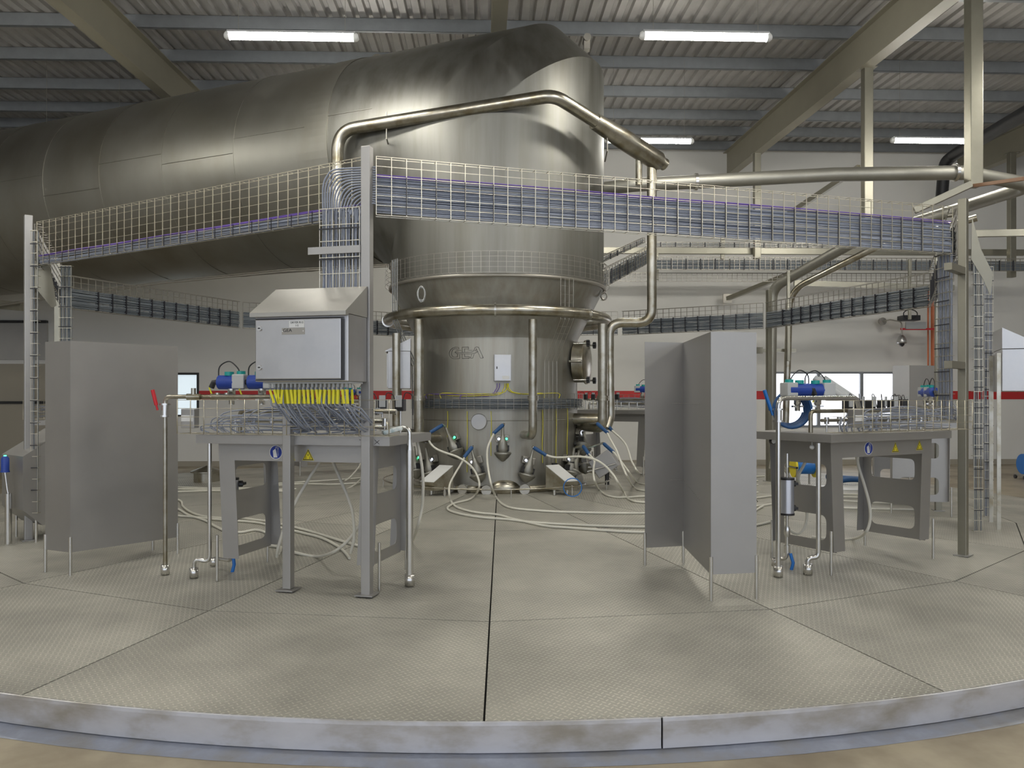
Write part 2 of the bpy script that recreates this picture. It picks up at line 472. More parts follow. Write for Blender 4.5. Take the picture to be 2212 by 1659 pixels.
# hanger posts and pipe rack
def hanger(px, y, ybot, w, label):
    X = (px-CX)/F*y
    zt = roof_z(y)-0.6 + 0.0
    zb = EYE-(ybot-HOR)/F*y
    t = thing('hanger_post', label, 'post', (X, y, zb), ROOM, 'square hanger posts under the beams')
    h = zt-zb
    m = MB(); m.box((0, 0, h/2), (w, w, h-0.01), bev=0.008); m.build('post', M_['post'], t)
    m = MB(); m.box((0, 0, h-0.005), (w+0.09, w+0.09, 0.012)); m.build('top_plate', M_['post'], t)
    return t
hanger(2103, 9.75, 405, 0.15, 'thick hanger post from roof beam near the right edge, nearest one')
hanger(1873, 12.45, 500, 0.135, 'hanger post in front of corrugated roof, middle of the three on right')
hanger(1635, 17.3, 560, 0.135, 'hanger post against the white back wall, under end of right beam')
hanger(2185, 17.3, 600, 0.13, 'hanger post at far right edge behind the looped pipe')
# ---------------------------------------------------------------- turning platform
NS = 21
SA = 2*math.pi/NS
plat = thing('round_platform', 'large round raised platform of grey tread plate with sheet metal kerb', 'platform', (CEN.x, CEN.y, 0))
def deckplate(a, r0, r1):
    m = MB(); g = 0.005
    h = SA/2
    # straight chord edges between the seams, split down the middle only by geometry
    def pt(r, s):
        rr = r
        x = rr*math.sin(s*(h)); y = -rr*math.cos(h)
        return x, y
    vs = []
    def corner(r, s, last=False):
        if last:
            return None
    pts = []
    if r1 > 7:
        n = 6
        for k in range(n+1):
            s = -1+2*k/n
            aa = s*(h-g/r1)
            pts.append((r1*math.sin(aa), -r1*math.cos(aa)))
    else:
        for s in (-1, 1):
            aa = s*(h-g/r1); pts.append(((r1-g)*math.sin(aa), -(r1-g)*math.cos(aa)))
    for s in (1, -1):
        aa = s*(h-g/max(r0, 0.5)); pts.append(((r0+g)*math.sin(aa), -(r0+g)*math.cos(aa)))
    k = len(pts)
    def zz(p): return CONE*(1-math.hypot(*p)/PR)
    top = [(p[0], p[1], zz(p)) for p in pts]; bot = [(p[0], p[1], zz(p)-0.008) for p in pts]
    m.add(top+bot, [tuple(range(k)), tuple(range(k, 2*k))[::-1]]+[(i, i+k, (i+1) % k+k, (i+1) % k) for i in range(k)])
    return m
rings = [(1.0, 3.45), (3.45, 6.2), (6.2, PR)]
SEAM0 = math.radians(0.57)
protos = [deckplate(0, a, b).build('deck_plate', M_['deck'], plat) for (a, b) in rings]
for i in range(NS):
    a = SEAM0+SA/2+i*SA
    for q in protos:
        if i == 0: q.rotation_euler = (0, 0, a); continue
        if abs(((a+math.pi) % (2*math.pi))-math.pi) > 2.35 and q is protos[2]: pass
        c = q.copy(); COL.objects.link(c); c.parent = plat; c.rotation_euler = (0, 0, a)
m = MB()
m.lathe([(0.9, CONE*(1-0.9/PR)-0.02), (PR-0.02, -0.02)], 84); m.build('deck_frame', M_['dark'], plat)
kerb0 = None
ka = math.radians(-5)
NK = 12
for i in range(NK):
    if kerb0 is None:
        m = MB(); n = 14
        h = math.pi/NK-0.0006
        ou = []; inn = []
        for k in range(n+1):
            a = -h+2*h*k/n
            for (r, z) in ((PR-0.006, -0.012), (PR, -0.002), (PR+0.008, -0.004), (PR+0.01, -0.02), (PR+0.01, -0.14), (PR-0.004, -0.14)):
                ou.append((r*math.sin(a), -r*math.cos(a), z))
        fs = []
        for k in range(n):
            for j in range(6):
                fs.append((k*6+j, k*6+(j+1) % 6, (k+1)*6+(j+1) % 6, (k+1)*6+j))
        fs += [tuple(range(6)), tuple(n*6+j for j in range(6))]
        m.add(ou, fs); kerb0 = m.build('kerb_panel', M_['kerb'], plat); c = kerb0
    else:
        c = kerb0.copy(); COL.objects.link(c); c.parent = plat
    c.rotation_euler = (0, 0, math.radians(21.6)+i*2*math.pi/NK)
m = MB(); m.lathe([(PR-0.1, -0.142), (PR+0.0, -0.142), (PR+0.03, -0.15), (PR+0.10, -0.156), (PR+0.12, -0.159)], 128)
o = m.build('floor_plinth', M_['plinth'], None, loc=(CEN.x, CEN.y, 0)); o['kind'] = 'structure'
# ---------------------------------------------------------------- central vessel with its duct
RU, RL = 1.46, 1.10
vessel = thing('steel_vessel', 'huge stainless vessel with a thick duct leaving its top to the left', 'vessel', (CEN.x, CEN.y, 0.2))
vz = -0.2
DIR = V((-0.916, 0.40, 0)).normalized()
ZC = 4.88
# upper shell + mitred elbow + duct, one skin
n = 96
L_END = 14.3
rows = []
def gen(phi):
    p = V((RU*math.cos(phi), RU*math.sin(phi), 0))
    pd = p.dot(DIR); zc = ZC-pd
    c = 0.30+0.11*(1-pd/RU)
    out = [p+V((0, 0, 2.93)), p+V((0, 0, 3.5)), p+V((0, 0, zc-c-0.03)), p+V((0, 0, zc-c)), ]
    q = p+V((0, 0, zc))
    out += [q+DIR*(c), q+DIR*(c+0.03)]
    base = -pd
    out += [p+DIR*(base+RU+0.55)+V((0, 0, zc)), p+DIR*(base+6)+V((0, 0, zc)), p+DIR*(base+10)+V((0, 0, zc)), p+DIR*(base+L_END)+V((0, 0, zc))]
    return out
cols_ = [gen(2*math.pi*i/n) for i in range(n)]
k = len(cols_[0])
m = MB()
vs = [q for c in cols_ for q in c]
def quads(j0, j1):
    return [(i*k+j, ((i+1) % n)*k+j, ((i+1) % n)*k+j+1, i*k+j+1) for i in range(n) for j in range(j0, j1)]
def strip(j0, j1):
    q = j1-j0+1
    return [p for c in cols_ for p in c[j0:j1+1]], [(i*q+j, ((i+1) % n)*q+j, ((i+1) % n)*q+j+1, i*q+j+1) for i in range(n) for j in range(q-1)]
m.add(*strip(0, 6), None, True)
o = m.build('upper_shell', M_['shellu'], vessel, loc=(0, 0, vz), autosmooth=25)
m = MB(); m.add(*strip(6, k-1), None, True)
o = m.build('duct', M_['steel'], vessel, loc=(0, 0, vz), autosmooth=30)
def ring_at(t, w, th, name, parent=vessel, mm='steel'):
    m = MB()
    dirM = Matrix.Identity(4)
    X = V((DIR.y, -DIR.x, 0)); 
    prof = [(RU+0.0, 0), (RU+th, 0), (RU+th, w), (RU+0.0, w)]
    vs = []; nn = 96
    for (r, s) in prof:
        for i in range(nn):
            a = 2*math.pi*i/nn
            vs.append(DIR*(t+s)+X*(r*math.cos(a))+V((0, 0, r*math.sin(a)+ZC)))
    m.add(vs, [(j*nn+i, j*nn+(i+1) % nn, ((j+1) % 4)*nn+(i+1) % nn, ((j+1) % 4)*nn+i) for j in range(4) for i in range(nn)], None, False)
    return m.build(name, M_[mm], parent, loc=(0, 0, vz))
ring_at(1.78, 0.36, 0.012, 'strap_band')
for t in (3.35, 4.68, 5.96, 7.2, 8.5, 9.8, 11.2):
    ring_at(t, 0.018, 0.006, 'seam_band', mm='steel')
# longitudinal lap seams on the duct, different height on each strake
m = MB()
X = V((-DIR.y, DIR.x, 0))
if X.y > 0: X = -X
for (t0, t1, ang) in ((1.1, 1.78, 10), (2.14, 3.35, 6), (3.35, 4.68, -2), (4.68, 5.96, 4), (5.96, 7.2, -10), (7.2, 8.5, 3)):
    a = math.radians(ang)
    for s in (0,):
        pts = []
        for t in (t0, t1):
            pts.append(DIR*t+X*((RU+0.002)*math.cos(a))+V((0, 0, ZC+(RU+0.002)*math.sin(a))))
        m.tube(pts, 0.006, 4)
m.build('lap_seam', M_['steel'], vessel, loc=(0, 0, vz))
# lifting lugs
m = MB(); m.box((1.20, -0.35, ZC+1.30), (0.08, 0.12, 0.16)); m.cyl((1.2, -0.45, ZC+1.36), (1.2, -0.25, ZC+1.36), 0.05, 12)
m.build('lifting_lug', M_['wire2'], vessel, loc=(0, 0, vz))
q = DIR*1.95+V((0, 0, ZC+RU)); m = MB(); m.tube([q+V((0, 0, -0.05)), q+V((0, 0, 0.12)), q+V((0.0, 0, 0.17))], [0.11, 0.11, 0.06], 12)
m.build('lifting_lug', M_['wire2'], vessel, loc=(0, 0, vz))
# shell lip, cone, lower shell
m = MB(); m.lathe([(RU+0.004, 2.90), (RU+0.028, 2.90), (RU+0.028, 2.94), (RU+0.004, 2.94)], 96); m.build('lip_ring', M_['wire2'], vessel, loc=(0, 0, vz))
m = MB(); m.lathe([(RU-0.006, 2.92), (RU-0.02, 2.88), (RL+0.008, 2.24), (RL, 2.20)], 96); m.build('cone', M_['shell'], vessel, loc=(0, 0, vz), autosmooth=20)
m = MB(); m.lathe([(RL, 2.20), (RL, 1.2), (RL, 0.22)], 96); m.build('lower_shell', M_['shell'], vessel, loc=(0, 0, vz))
m = MB(); m.lathe([(RL, 0.262), (RL+0.05, 0.262), (RL+0.06, 0.30), (RL+0.05, 0.335), (RL, 0.345)], 72); m.build('base_ring', M_['pipe'], vessel, loc=(0, 0, vz))
m = MB()
for z in (1.16,): m.lathe([(RL, z-0.006), (RL+0.005, z-0.003), (RL+0.005, z+0.003), (RL, z+0.006)], 96)
m.build('weld_seam', M_['steel'], vessel, loc=(0, 0, vz))
def on_shell(px, r=RL):
    """angle on the near side of the shell seen at pixel column px"""
    s = (px-CX)/F
    lo, hi = -math.pi, 0.0
    best = min(((abs((CEN.x+r*math.cos(a))/(CEN.y+r*math.sin(a))-s), a) for a in [(-math.pi+i*math.pi/1440) for i in range(1441)] if a > -math.pi*0.985 and a < -math.pi*0.015), key=lambda q: q[0])
    return best[1]
def shell_M(px, py, r=RL, out=0.0):
    """frame on the shell: x to the right, y outwards, z up (relative to the vessel axis at z=0)"""
    a = on_shell(px, r)
    R = r+out
    p = V((R*math.cos(a), R*math.sin(a), 0))
    Y = CEN.y+p.y
    p.z = EYE-(py-HOR)/F*Y
    o = V((math.cos(a), math.sin(a), 0)); rt = V((-o.y, o.x, 0))
    Mx = Matrix((( rt.x, -o.x, 0, p.x), (rt.y, -o.y, 0, p.y), (0, 0, 1, p.z), (0, 0, 0, 1)))
    return Mx      # local -y points outwards
def dome(m, M, r, th, n=32):
    m.lathe([(0.0001, -th-r*0.12), (r*0.5, -th-r*0.09), (r*0.9, -th-r*0.02), (r, -th+0.004), (r, 0)], n, M @ Matrix.Rotation(math.radians(-90), 4, 'X'), True)
# round blanking plate
Mx = shell_M(1035, 911)
Rf = Matrix.Rotation(math.radians(90), 4, 'X')    # local z -> -y (outwards)
m = MB(); m.lathe([(0.0001, 0.030), (0.095, 0.030), (0.102, 0.024), (0.102, 0.0)], 36, Mx @ Rf); m.tube([Mx @ V((-0.09, -0.032, -0.005)), Mx @ V((0.09, -0.032, 0.012))], 0.0025, 4)
m.build('blanking_plate', M_['cab'], vessel, loc=(0, 0, vz), autosmooth=30)
# manway with four black star knobs
Mx = shell_M(1243, 783)
man = None
m = MB(); m.lathe([(0.27, 0.0), (0.27, 0.13), (0.29, 0.135), (0.29, 0.15)], 40, Mx @ Rf); m.lathe([(0.0001, 0.20), (0.15, 0.195), (0.27, 0.17), (0.295, 0.155), (0.295, 0.14)], 40, Mx @ Rf)
man = m.build('manway_door', M_['pipe'], vessel, loc=(0, 0, vz), autosmooth=40)
for (dx, dzz) in ((-0.21, 0.24), (0.21, 0.24), (-0.21, -0.24), (0.21, -0.24)):
    m = MB()
    m.cyl(Mx @ V((dx, -0.02, dzz)), Mx @ V((dx, -0.2, dzz)), 0.012, 8)
    m.build('bolt', M_['bright'], man)
    m = MB()
    for j in range(6):
        a = j*math.pi/3
        m.cyl(Mx @ V((dx+0.032*math.cos(a), -0.20, dzz+0.032*math.sin(a))), Mx @ V((dx+0.032*math.cos(a), -0.235, dzz+0.032*math.sin(a))), 0.017, 8)
    m.cyl(Mx @ V((dx, -0.195, dzz)), Mx @ V((dx, -0.24, dzz)), 0.03, 12)
    m.build('star_knob', M_['black'], man)
m = MB(); m.cyl(Mx @ V((-0.36, -0.14, 0.0)), Mx @ V((-0.22, -0.14, 0.0)), 0.02, 8); m.cyl(Mx @ V((-0.36, 0, 0.0)), Mx @ V((-0.36, -0.16, 0.0)), 0.018, 8); m.build('hinge', M_['pipe'], man)
# maker's mark welded on the shell: outline letters
Mx0 = shell_M(1009, 765)
def onshell_line(m, pts, u0=1009, v0=765, r=0.0022):
    out = []
    for i in range(len(pts)-1):
        for q in range(4):
            t = q/4; out.append((pts[i][0]*(1-t)+pts[i+1][0]*t, pts[i][1]*(1-t)+pts[i+1][1]*t))
    out.append(pts[-1])
    P = []
    for (px, py) in out:
        a = on_shell(px); P.append(V(((RL+0.002)*math.cos(a), (RL+0.002)*math.sin(a), EYE-(py-HOR)/F*(CEN.y+RL*math.sin(a)))))
    m.tube(P, r, 4)
def cpx(pts): return [(960+x/22.12, 735+y/22.12) for (x, y) in pts]
m = MB()
for st in ([(640, 440), (580, 410), (520, 400), (430, 430), (370, 520), (350, 600), (350, 700), (400, 770), (470, 805), (560, 800), (620, 790), (630, 680), (600, 620), (500, 590), (560, 520), (640, 495), (800, 470)],
           [(690, 350), (540, 325), (400, 370), (280, 480), (235, 600), (250, 740), (330, 840), (450, 890), (600, 890), (735, 870), (735, 690)],
           [(690, 350), (690, 440)], [(640, 640), (760, 655), (1000, 655), (1280, 650), (1480, 610), (1580, 550), (1560, 520), (1440, 490), (1130, 465)],
           [(520, 590), (700, 590), (1000, 585), (1250, 575), (1400, 540)],
           [(860, 590), (850, 330), (1150, 325), (1160, 405), (970, 410), (970, 560)], [(850, 660), (855, 870), (1190, 860), (1200, 785), (970, 785), (960, 660)],
           [(1400, 510), (1460, 350), (1540, 310), (1630, 330), (1860, 850), (1720, 850), (1600, 560), (1530, 410), (1490, 500)], [(1420, 660), (1360, 850), (1235, 850), (1310, 670)]):
    onshell_line(m, cpx(st))
o = m.build('embossed_mark', M_['dark'], vessel, loc=(0, 0, vz)); o['label'] = 'outlined three letter maker mark'
# flanged stub flanges standing round the foot
for (px, py, r, hl) in ((983, 1056, 0.058, 0), (1007, 1058, 0.066, 1), (1053, 1060, 0.068, 1), (1127, 1058, 0.07, 1), (1246, 1050, 0.05, 0)):
    Mx = shell_M(px, py-3)
    m = MB(); m.cyl(Mx @ V((0, 0, 0)), Mx @ V((0, -0.10, 0)), r*0.7, 20); m.lathe([(0.0001, 0.128), (r*0.92, 0.128), (r, 0.12), (r, 0.10), (r*0.7, 0.10)], 28, Mx @ Rf)
    m.build('blind_flange', M_['bright'] if hl else M_['cab'], vessel, loc=(0, 0, vz), autosmooth=30)
Mx = shell_M(1090, 1055)
m = MB(); m.lathe([(0.0001, 0.10), (0.08, 0.095), (0.16, 0.06), (0.19, 0.0)], 28, Mx @ Rf @ Matrix.Scale(0.55, 4, (0, 1, 0))); m.build('domed_hatch', M_['pipe'], vessel, loc=(0, 0, vz))
# small junction box with its yellow and violet leads
Mx = shell_M(1085, 795)
jb = thing('junction_box', 'small stainless junction box mounted on the vessel front', 'box', (CEN.x, CEN.y, 0))
m = MB(); m.b2((-0.105, -0.10, -0.165), (0.105, 0, 0.165), Mx, 0.004); m.build('enclosure', M_['cab'], jb)
m = MB(); m.b2((-0.098, -0.108, -0.158), (0.098, -0.101, 0.158), Mx, 0.002); m.build('door', M_['cab'], jb)
m = MB(); m.b2((-0.08, -0.112, -0.015), (-0.066, -0.108, 0.015), Mx); m.build('lock', M_['black'], jb)
m = MB(); m.b2((-0.008, -0.1105, -0.14), (0.078, -0.108, -0.102), Mx); m.build('rating_label', M_['white'], jb)
def shell_path(pts, out=0.02):
    P = []
    for (px, py) in pts:
        a = on_shell(px); P.append(V((CEN.x+(RL+out)*math.cos(a), CEN.y+(RL+out)*math.sin(a), EYE-(py-HOR)/F*(CEN.y+(RL+out)*math.sin(a)))))
    return P
for (x0, dst, mm) in ((1074, 930, 'purple'), (1079, 1000, 'purple'), (1090, 918, 'yellow'), (1096, 960, 'yellow'), (1098, 1200, 'yellow'), (1094, 1170, 'yellow')):
    s = -1 if dst < x0 else 1
    yy = 848+random.random()*8
    m = MB(); m.tube(cat(shell_path([(x0, 828), (x0, 836), (x0+s*4, 843), (x0+s*14, yy), ((x0+dst)/2, yy+3), (dst, yy+1), (dst+s*3, yy+12)], 0.03+random.random()*0.02), 5), 0.005, 5)
    tag(m.build('sensor_cable', M_[mm]), ('violet' if mm == 'purple' else 'yellow')+' cable from junction box round the vessel to its '+('left' if s < 0 else 'right'), 'cable', 'cables below the junction box')
# yellow leads hanging down the lower shell
for (px, y0, y1) in ((968, 888, 945), (1010, 888, 1020), (1061, 888, 985), (1200, 880, 1010), (1224, 870, 1005), (1171, 885, 1000)):
    m = MB(); m.tube(cat(shell_path([(px, y0), (px+0.6, (y0*2+y1)/3), (px-0.6, (y0+2*y1)/3), (px, y1)], 0.012), 4), 0.004, 5)
    tag(m.build('sensor_cable', M_['yellow']), 'yellow lead hanging straight down the lower shell', 'cable', 'yellow leads down the lower shell')

# ring main round the vessel with downpipes
ring = thing('ring_main', 'thick stainless ring pipe encircling the vessel cone with downpipes', 'pipe', (CEN.x, CEN.y, 0))
RR = 1.50
m = MB(); m.tube([(RR*math.cos(a), RR*math.sin(a), 2.50) for a in [2*math.pi*i/72 for i in range(72)]], 0.068, 16, closed=True); m.build('ring_pipe', M_['pipe'], ring)
def dp(px, ytop, ybot, r, endx, name='downpipe', R=RR, py_end=None):
    s = (px-CX)/F
    a = on_shell(px, R)
    x = R*math.cos(a); y = R*math.sin(a)
    Y = CEN.y+y
    zt = EYE-(ytop-HOR)/F*Y; zb = EYE-(ybot-HOR)/F*Y
    ae = on_shell(endx, RL); e = V((RL*math.cos(ae), RL*math.sin(ae), zb)); e2 = V(((RL-0.05)*math.cos(ae), (RL-0.05)*math.sin(ae), zb))
    m = MB(); m.tube(fil([(x, y, zt), (x, y, zb), e2], 0.13, 8), r, 14)
    o = m.build(name, M_['pipe'], ring)
    m = MB(); zf = EYE-(860-HOR)/F*Y
    m.cyl((x, y, zf-0.03), (x, y, zf-0.002), r*1.28, 16); m.cyl((x, y, zf+0.002), (x, y, zf+0.03), r*1.28, 16); m.build('flange', M_['pipe'], o)
    return o
dp(905, 690, 948, 0.062, 945)
dp(1151, 690, 942, 0.052, 1132)
dp(1302, 700, 925, 0.062, 1256, R=1.62)
dp(856, 720, 938, 0.05, 905, R=1.72)
m = MB(); p0 = V((RR*math.cos(math.radians(-176)), RR*math.sin(math.radians(-176)), 2.5))
m = MB()
for aa in (-176, -90, -40): 
    a = math.radians(aa); c = V((RR*math.cos(a), RR*math.sin(a), 2.5)); t = V((-math.sin(a), math.cos(a), 0))
    m.cyl(c-t*0.012, c+t*0.012, 0.085, 16)
m.build('clamp_ring', M_['bright'], ring)
# overhead pipe in front of the elbow
oh = thing('overhead_pipe', 'bent stainless pipe running over the front of the vessel top', 'pipe', (0, 0, 0))
P = fil([W(729, 505, 10.3)+V((0.1, 0.75, 0)), W(729, 505, 10.3), W(729, 282, 10.3), W(1197, 206, 9.5), W(1436, 356, 10.45)], 0.28, 8)
m = MB(); m.tube(P, 0.078, 18); m.build('main_run', M_['pipe'], oh)
m = MB(); m.tube([W(1196+0, 206, 9.5)]*0+[W(1285, 262, 9.85), W(1345, 300, 10.1), W(1420, 348, 10.4), W(1428, 353, 10.43)], [0.10, 0.125, 0.125, 0.09], 18); m.build('wide_run', M_['pipe'], oh)
m = MB(); m.tube([W(1380, 335, 10.3), W(1380, 400, 10.3)], 0.042, 12); m.build('branch', M_['pipe'], oh)
m = MB(); m.tube(fil([W(1408, 350, 10.4), W(1408, 697, 10.5), W(1316, 697, 10.6), W(1316, 780, 10.6), W(1318, 900, 10.55), W(1310, 925, 10.5)], 0.18, 8), 0.062, 16); m.build('drop_pipe', M_['pipe'], oh)
for (px, py, y) in ((835, 257, 10.1), (1312, 283, 9.95)):
    c = W(px, py, y); m = MB(); m.tube([c+V((0, 0.0, -0.24)), c+V((0, 0.0, 0.09))], 0.008, 6)
    m.tube([c+V((0, -0.0, -0.24)), c+V((0, 0.25, -0.3))], 0.01, 6); m.build('bracket', M_['wire2'], oh)
# ---------------------------------------------------------------- wire basket trays on posts
def basket(m, A, B, h, w, step=0.106, rows=6, r=0.0024, up=V((0, 0, 1)), hook=True):
    """vertical wire basket from A to B (bottom line), height h along up, lips of width w"""
    d = B-A; L = d.length; t = d.normalized()
    nrm = t.cross(up).normalized()
    k = max(2, int(round(L/step)))
    for i in range(rows+1):
        z = up*(h*i/rows)
        m.tube([A+z, B+z], r, 4, False, smooth=False)
    if w:
        for z in (up*0, up*h):
            m.tube([A+z+nrm*w, B+z+nrm*w], r*1.2, 4, False, smooth=False)
    for i in range(k+1):
        p = A+t*(L*i/k)+nrm*0.004
        pts = [p, p+up*h]
        if w: pts = [p+nrm*w, p, p+up*h, p+up*h+nrm*w]
        m.tube(pts, r, 4, False, smooth=False)
def strands(m, A, B, z0, z1, n, r, nrm=None, depth=0.03, jit=0.006, seg=5, up=V((0, 0, 1)), seed=1):
    rd = random.Random(seed)
    d = B-A; t = d.normalized()
    if nrm is None: nrm = t.cross(up).normalized()
    for i in range(n):
        z = z0+(z1-z0)*(i+0.5)/n
        off = 0.012+rd.random()*depth
        pts = []
        for k in range(seg+1):
            pts.append(A+d*(k/seg)+up*(z+rd.uniform(-jit, jit))+nrm*(off+rd.uniform(-jit, jit)*0.5))
        m.tube(pts, r, 4, False, smooth=True)
# ring of trays: corner angles measured from the camera side, positive to the right
def ringpt(deg, R, z):
    a = math.radians(deg)
    return V((CEN.x+R*math.sin(a), CEN.y-R*math.cos(a), z))
ZB = EYE+1.29; TH = 0.41
def pol(x, y): return (math.degrees(math.atan2(x-CEN.x, -(y-CEN.y))), math.hypot(x-CEN.x, y-CEN.y))
corners = [(-52.3, 5.56), (-8.2, 5.60), (44.9, 5.80), pol(5.1, 9.8), pol(4.05, 12.9), pol(1.9, 14.2), pol(-2.0, 14.5), pol(-4.3, 12.8), pol(-5.55, 10.0)]
zoff = [0, 0, -0.02, -0.17, -0.17, -0.17, -0.17, -0.17, -0.17]
NC = len(corners)
traynames = ['front left wire tray with few cables, in front of the big duct', 'front right wire tray packed with blue grey cables, in front of the vessel',
             'wire tray going back from the right post to the far right', 'rear wire tray at the right end of the white wall', 'rear wire tray just right of the vessel in front of the wall', 'rear wire tray right behind the vessel',
             'rear wire tray mostly behind the vessel, left of centre', 'rear wire tray below the big duct', 'wire tray at the far left passing behind the left post']
fills = [(0.00, 0.075, 9, 'cable'), (0.015, 0.27, 48, 'cable'), (0.015, 0.25, 40, 'cabled'), (0.015, 0.25, 40, 'cabled'), (0.015, 0.25, 40, 'cabled'), (0.015, 0.25, 40, 'cabled'), (0.015, 0.25, 40, 'cabled'), (0.015, 0.25, 40, 'cabled'), (0.02, 0.10, 8, 'cabled')]
for i, (deg, R) in enumerate(corners):
    dg2, R2 = corners[(i+1) % NC]
    A = ringpt(deg, R, ZB+zoff[i]); B = ringpt(dg2, R2, ZB+zoff[(i+1) % NC])
    t = (B-A).normalized(); nin = V((-t.y, t.x, 0))
    far = i > 1
    m = MB()
    A2 = A+t*0.05; B2 = B-t*0.05
    basket(m, A2, B2, TH, -0.055, r=0.0028 if not far else 0.0042, rows=6)
    o = m.build('wire_tray', M_['wire'] if not far else M_['wire2'])
    tag(o, traynames[i], 'cable tray', 'wire trays in a ring around the platform')
    f0, f1, n, mm = fills[i]
    m = MB(); strands(m, A2, B2, f0, f1, n, 0.0055, nrm=nin, depth=0.028, seg=7, seed=i)
    o = m.build('cable_bundle', M_[mm])
    tag(o, ('blue grey' if mm == 'cable' else 'slate grey')+' cables lying in the '+' '.join(traynames[i].split()[:9]).rstrip(','), 'cables', 'cable bundles in the ring trays', 'stuff')
    if i in (0, 1):
        m = MB(); strands(m, A2, B2, f1, f1+0.02, 3, 0.005, nrm=nin, depth=0.02, seg=7, seed=i+40)
        m.build('violet_cable', M_['purple'], o)
    m = MB(); L = (B2-A2).length; k = int(L/0.212)
    for j in range(1, k):
        p = A2+t*(j*0.212); m.b2((-0.0025 if i < 2 else -0.004, -0.008, f0-0.006), (0.0025 if i < 2 else 0.004, -0.004 if i < 2 else 0.058, f1+0.006), Matrix.Translation(p) @ Matrix.Rotation(math.atan2(t.y, t.x), 4, 'Z'))
    ot = m.build('cable_tie', M_['tie'], o); ot['kind'] = 'stuff'
# posts that carry the ring
def foot_plate(m, x, y, z): m.box((x, y, z+0.004), (0.15, 0.12, 0.008))
POSTS = []
for i, (deg, R) in enumerate(corners):
    if i in (1, 5, 7): continue
    p = ringpt(deg, R+0.05, 0); z0 = dz(p.x, p.y)
    lab = {0: 'tall square post at the left end of the front tray', 2: 'tall square post at right end of front tray, beside the second table'}.get(i, 'tall square tray post on the far side of the platform')
    t = tpost = thing('tray_post', lab, 'post', (p.x, p.y, z0), math.radians(deg), 'square posts carrying the ring of trays')
    h = 3.17-z0+(0.02 if i in (0,) else 0)
    m = MB(); m.box((0, 0, h/2), (0.07, 0.07, h), bev=0.006); m.build('post', M_['post'] if i != 0 else M_['panel'], t)
    m = MB(); foot_plate(m, 0, 0, 0); m.build('foot_plate', M_['panel'], t); POSTS.append((i, t))
    if i == 2:
        for zz in (1.62, 2.44):
            m = MB(); m.b2((-0.40, -0.03, zz), (-0.036, 0.03, zz+0.06)); m.build('bracket_arm', M_['post'], t)
# gusset panels at both ends of the front trays
m = MB(); 
p = W(1, 1, 1)
def gusset(px0, px1, y, tops, lab):
    pts = [W(px, py, y) for (px, py) in tops]
    m = MB(); vs = [q for q in pts]+[q+V((0, 0.004, 0)) for q in pts]; k = len(pts)
    m.add(vs, [tuple(range(k)), tuple(range(k, 2*k))[::-1]]+[(i, i+k, (i+1) % k+k, (i+1) % k) for i in range(k)])
    o = m.build('gusset_plate', M_['post']); par = dict(POSTS)[lab]
    o.parent = par; o.matrix_parent_inverse = (Matrix.Translation(par.location) @ Matrix.Rotation(par.rotation_euler.z, 4, 'Z')).inverted()
gusset(0, 0, 8.0, [(75, 560), (108, 568), (122, 660), (112, 665), (75, 620)], 0)
gusset(0, 0, 7.6, [(2100, 470), (2120, 540), (2145, 590), (2140, 640), (2122, 600), (2098, 560)], 2)
# vertical drop trays ------------------------------------------------------
def drop_tray(A, wdir, w, h, lab, cmat='cable', n=16, r=0.0055, group='vertical drop trays', fill=(0.0, 1.0), tag_c=None, step=0.106):
    """A: bottom left corner, wdir: direction of the width"""
    up = V((0, 0, 1))
    m = MB(); rows = max(1, int(round(w/0.05)))
    nrm = V((wdir.y, -wdir.x, 0))
    for i in range(rows+1): m.tube([A+wdir*(w*i/rows), A+wdir*(w*i/rows)+up*h], 0.0025, 4, False, smooth=False)
    k = int(h/step)
    for i in range(k+1):
        z = up*(h*i/k); m.tube([A+z-nrm*0.05, A+z, A+z+wdir*w, A+z+wdir*w-nrm*0.05], 0.0025, 4, False, smooth=False)
    o = m.build('vertical_wire_tray', M_['wire']); tag(o, lab, 'cable tray', group)
    m = MB(); rd = random.Random(len(lab))
    for i in range(n):
        x = w*(fill[0]+(fill[1]-fill[0])*(i+0.5)/n); dpt = 0.012+rd.random()*0.03
        m.tube([A+wdir*(x+rd.uniform(-.004, .004))+up*(h*q/6)-nrm*(dpt) for q in range(7)], r, 4, False)
    c = m.build('cable_bundle', M_[cmat]); tag(c, tag_c or ('cables running up the '+lab.replace('wire tray', 'tray')), 'cables', 'cable bundles in the drop trays', 'stuff')
    m = MB()
    for q in range(1, int(h/0.21)+1):
        m.b2((0, -0.002, 0.21*q), (w, 0.006, 0.21*q+0.008), Matrix.Translation(A) @ Matrix.Rotation(math.atan2(wdir.y, wdir.x), 4, 'Z') @ Matrix.Translation((0, -0.008, 0)))
    t = m.build('cable_tie', M_['tie'], c); t['kind'] = 'stuff'
    return o
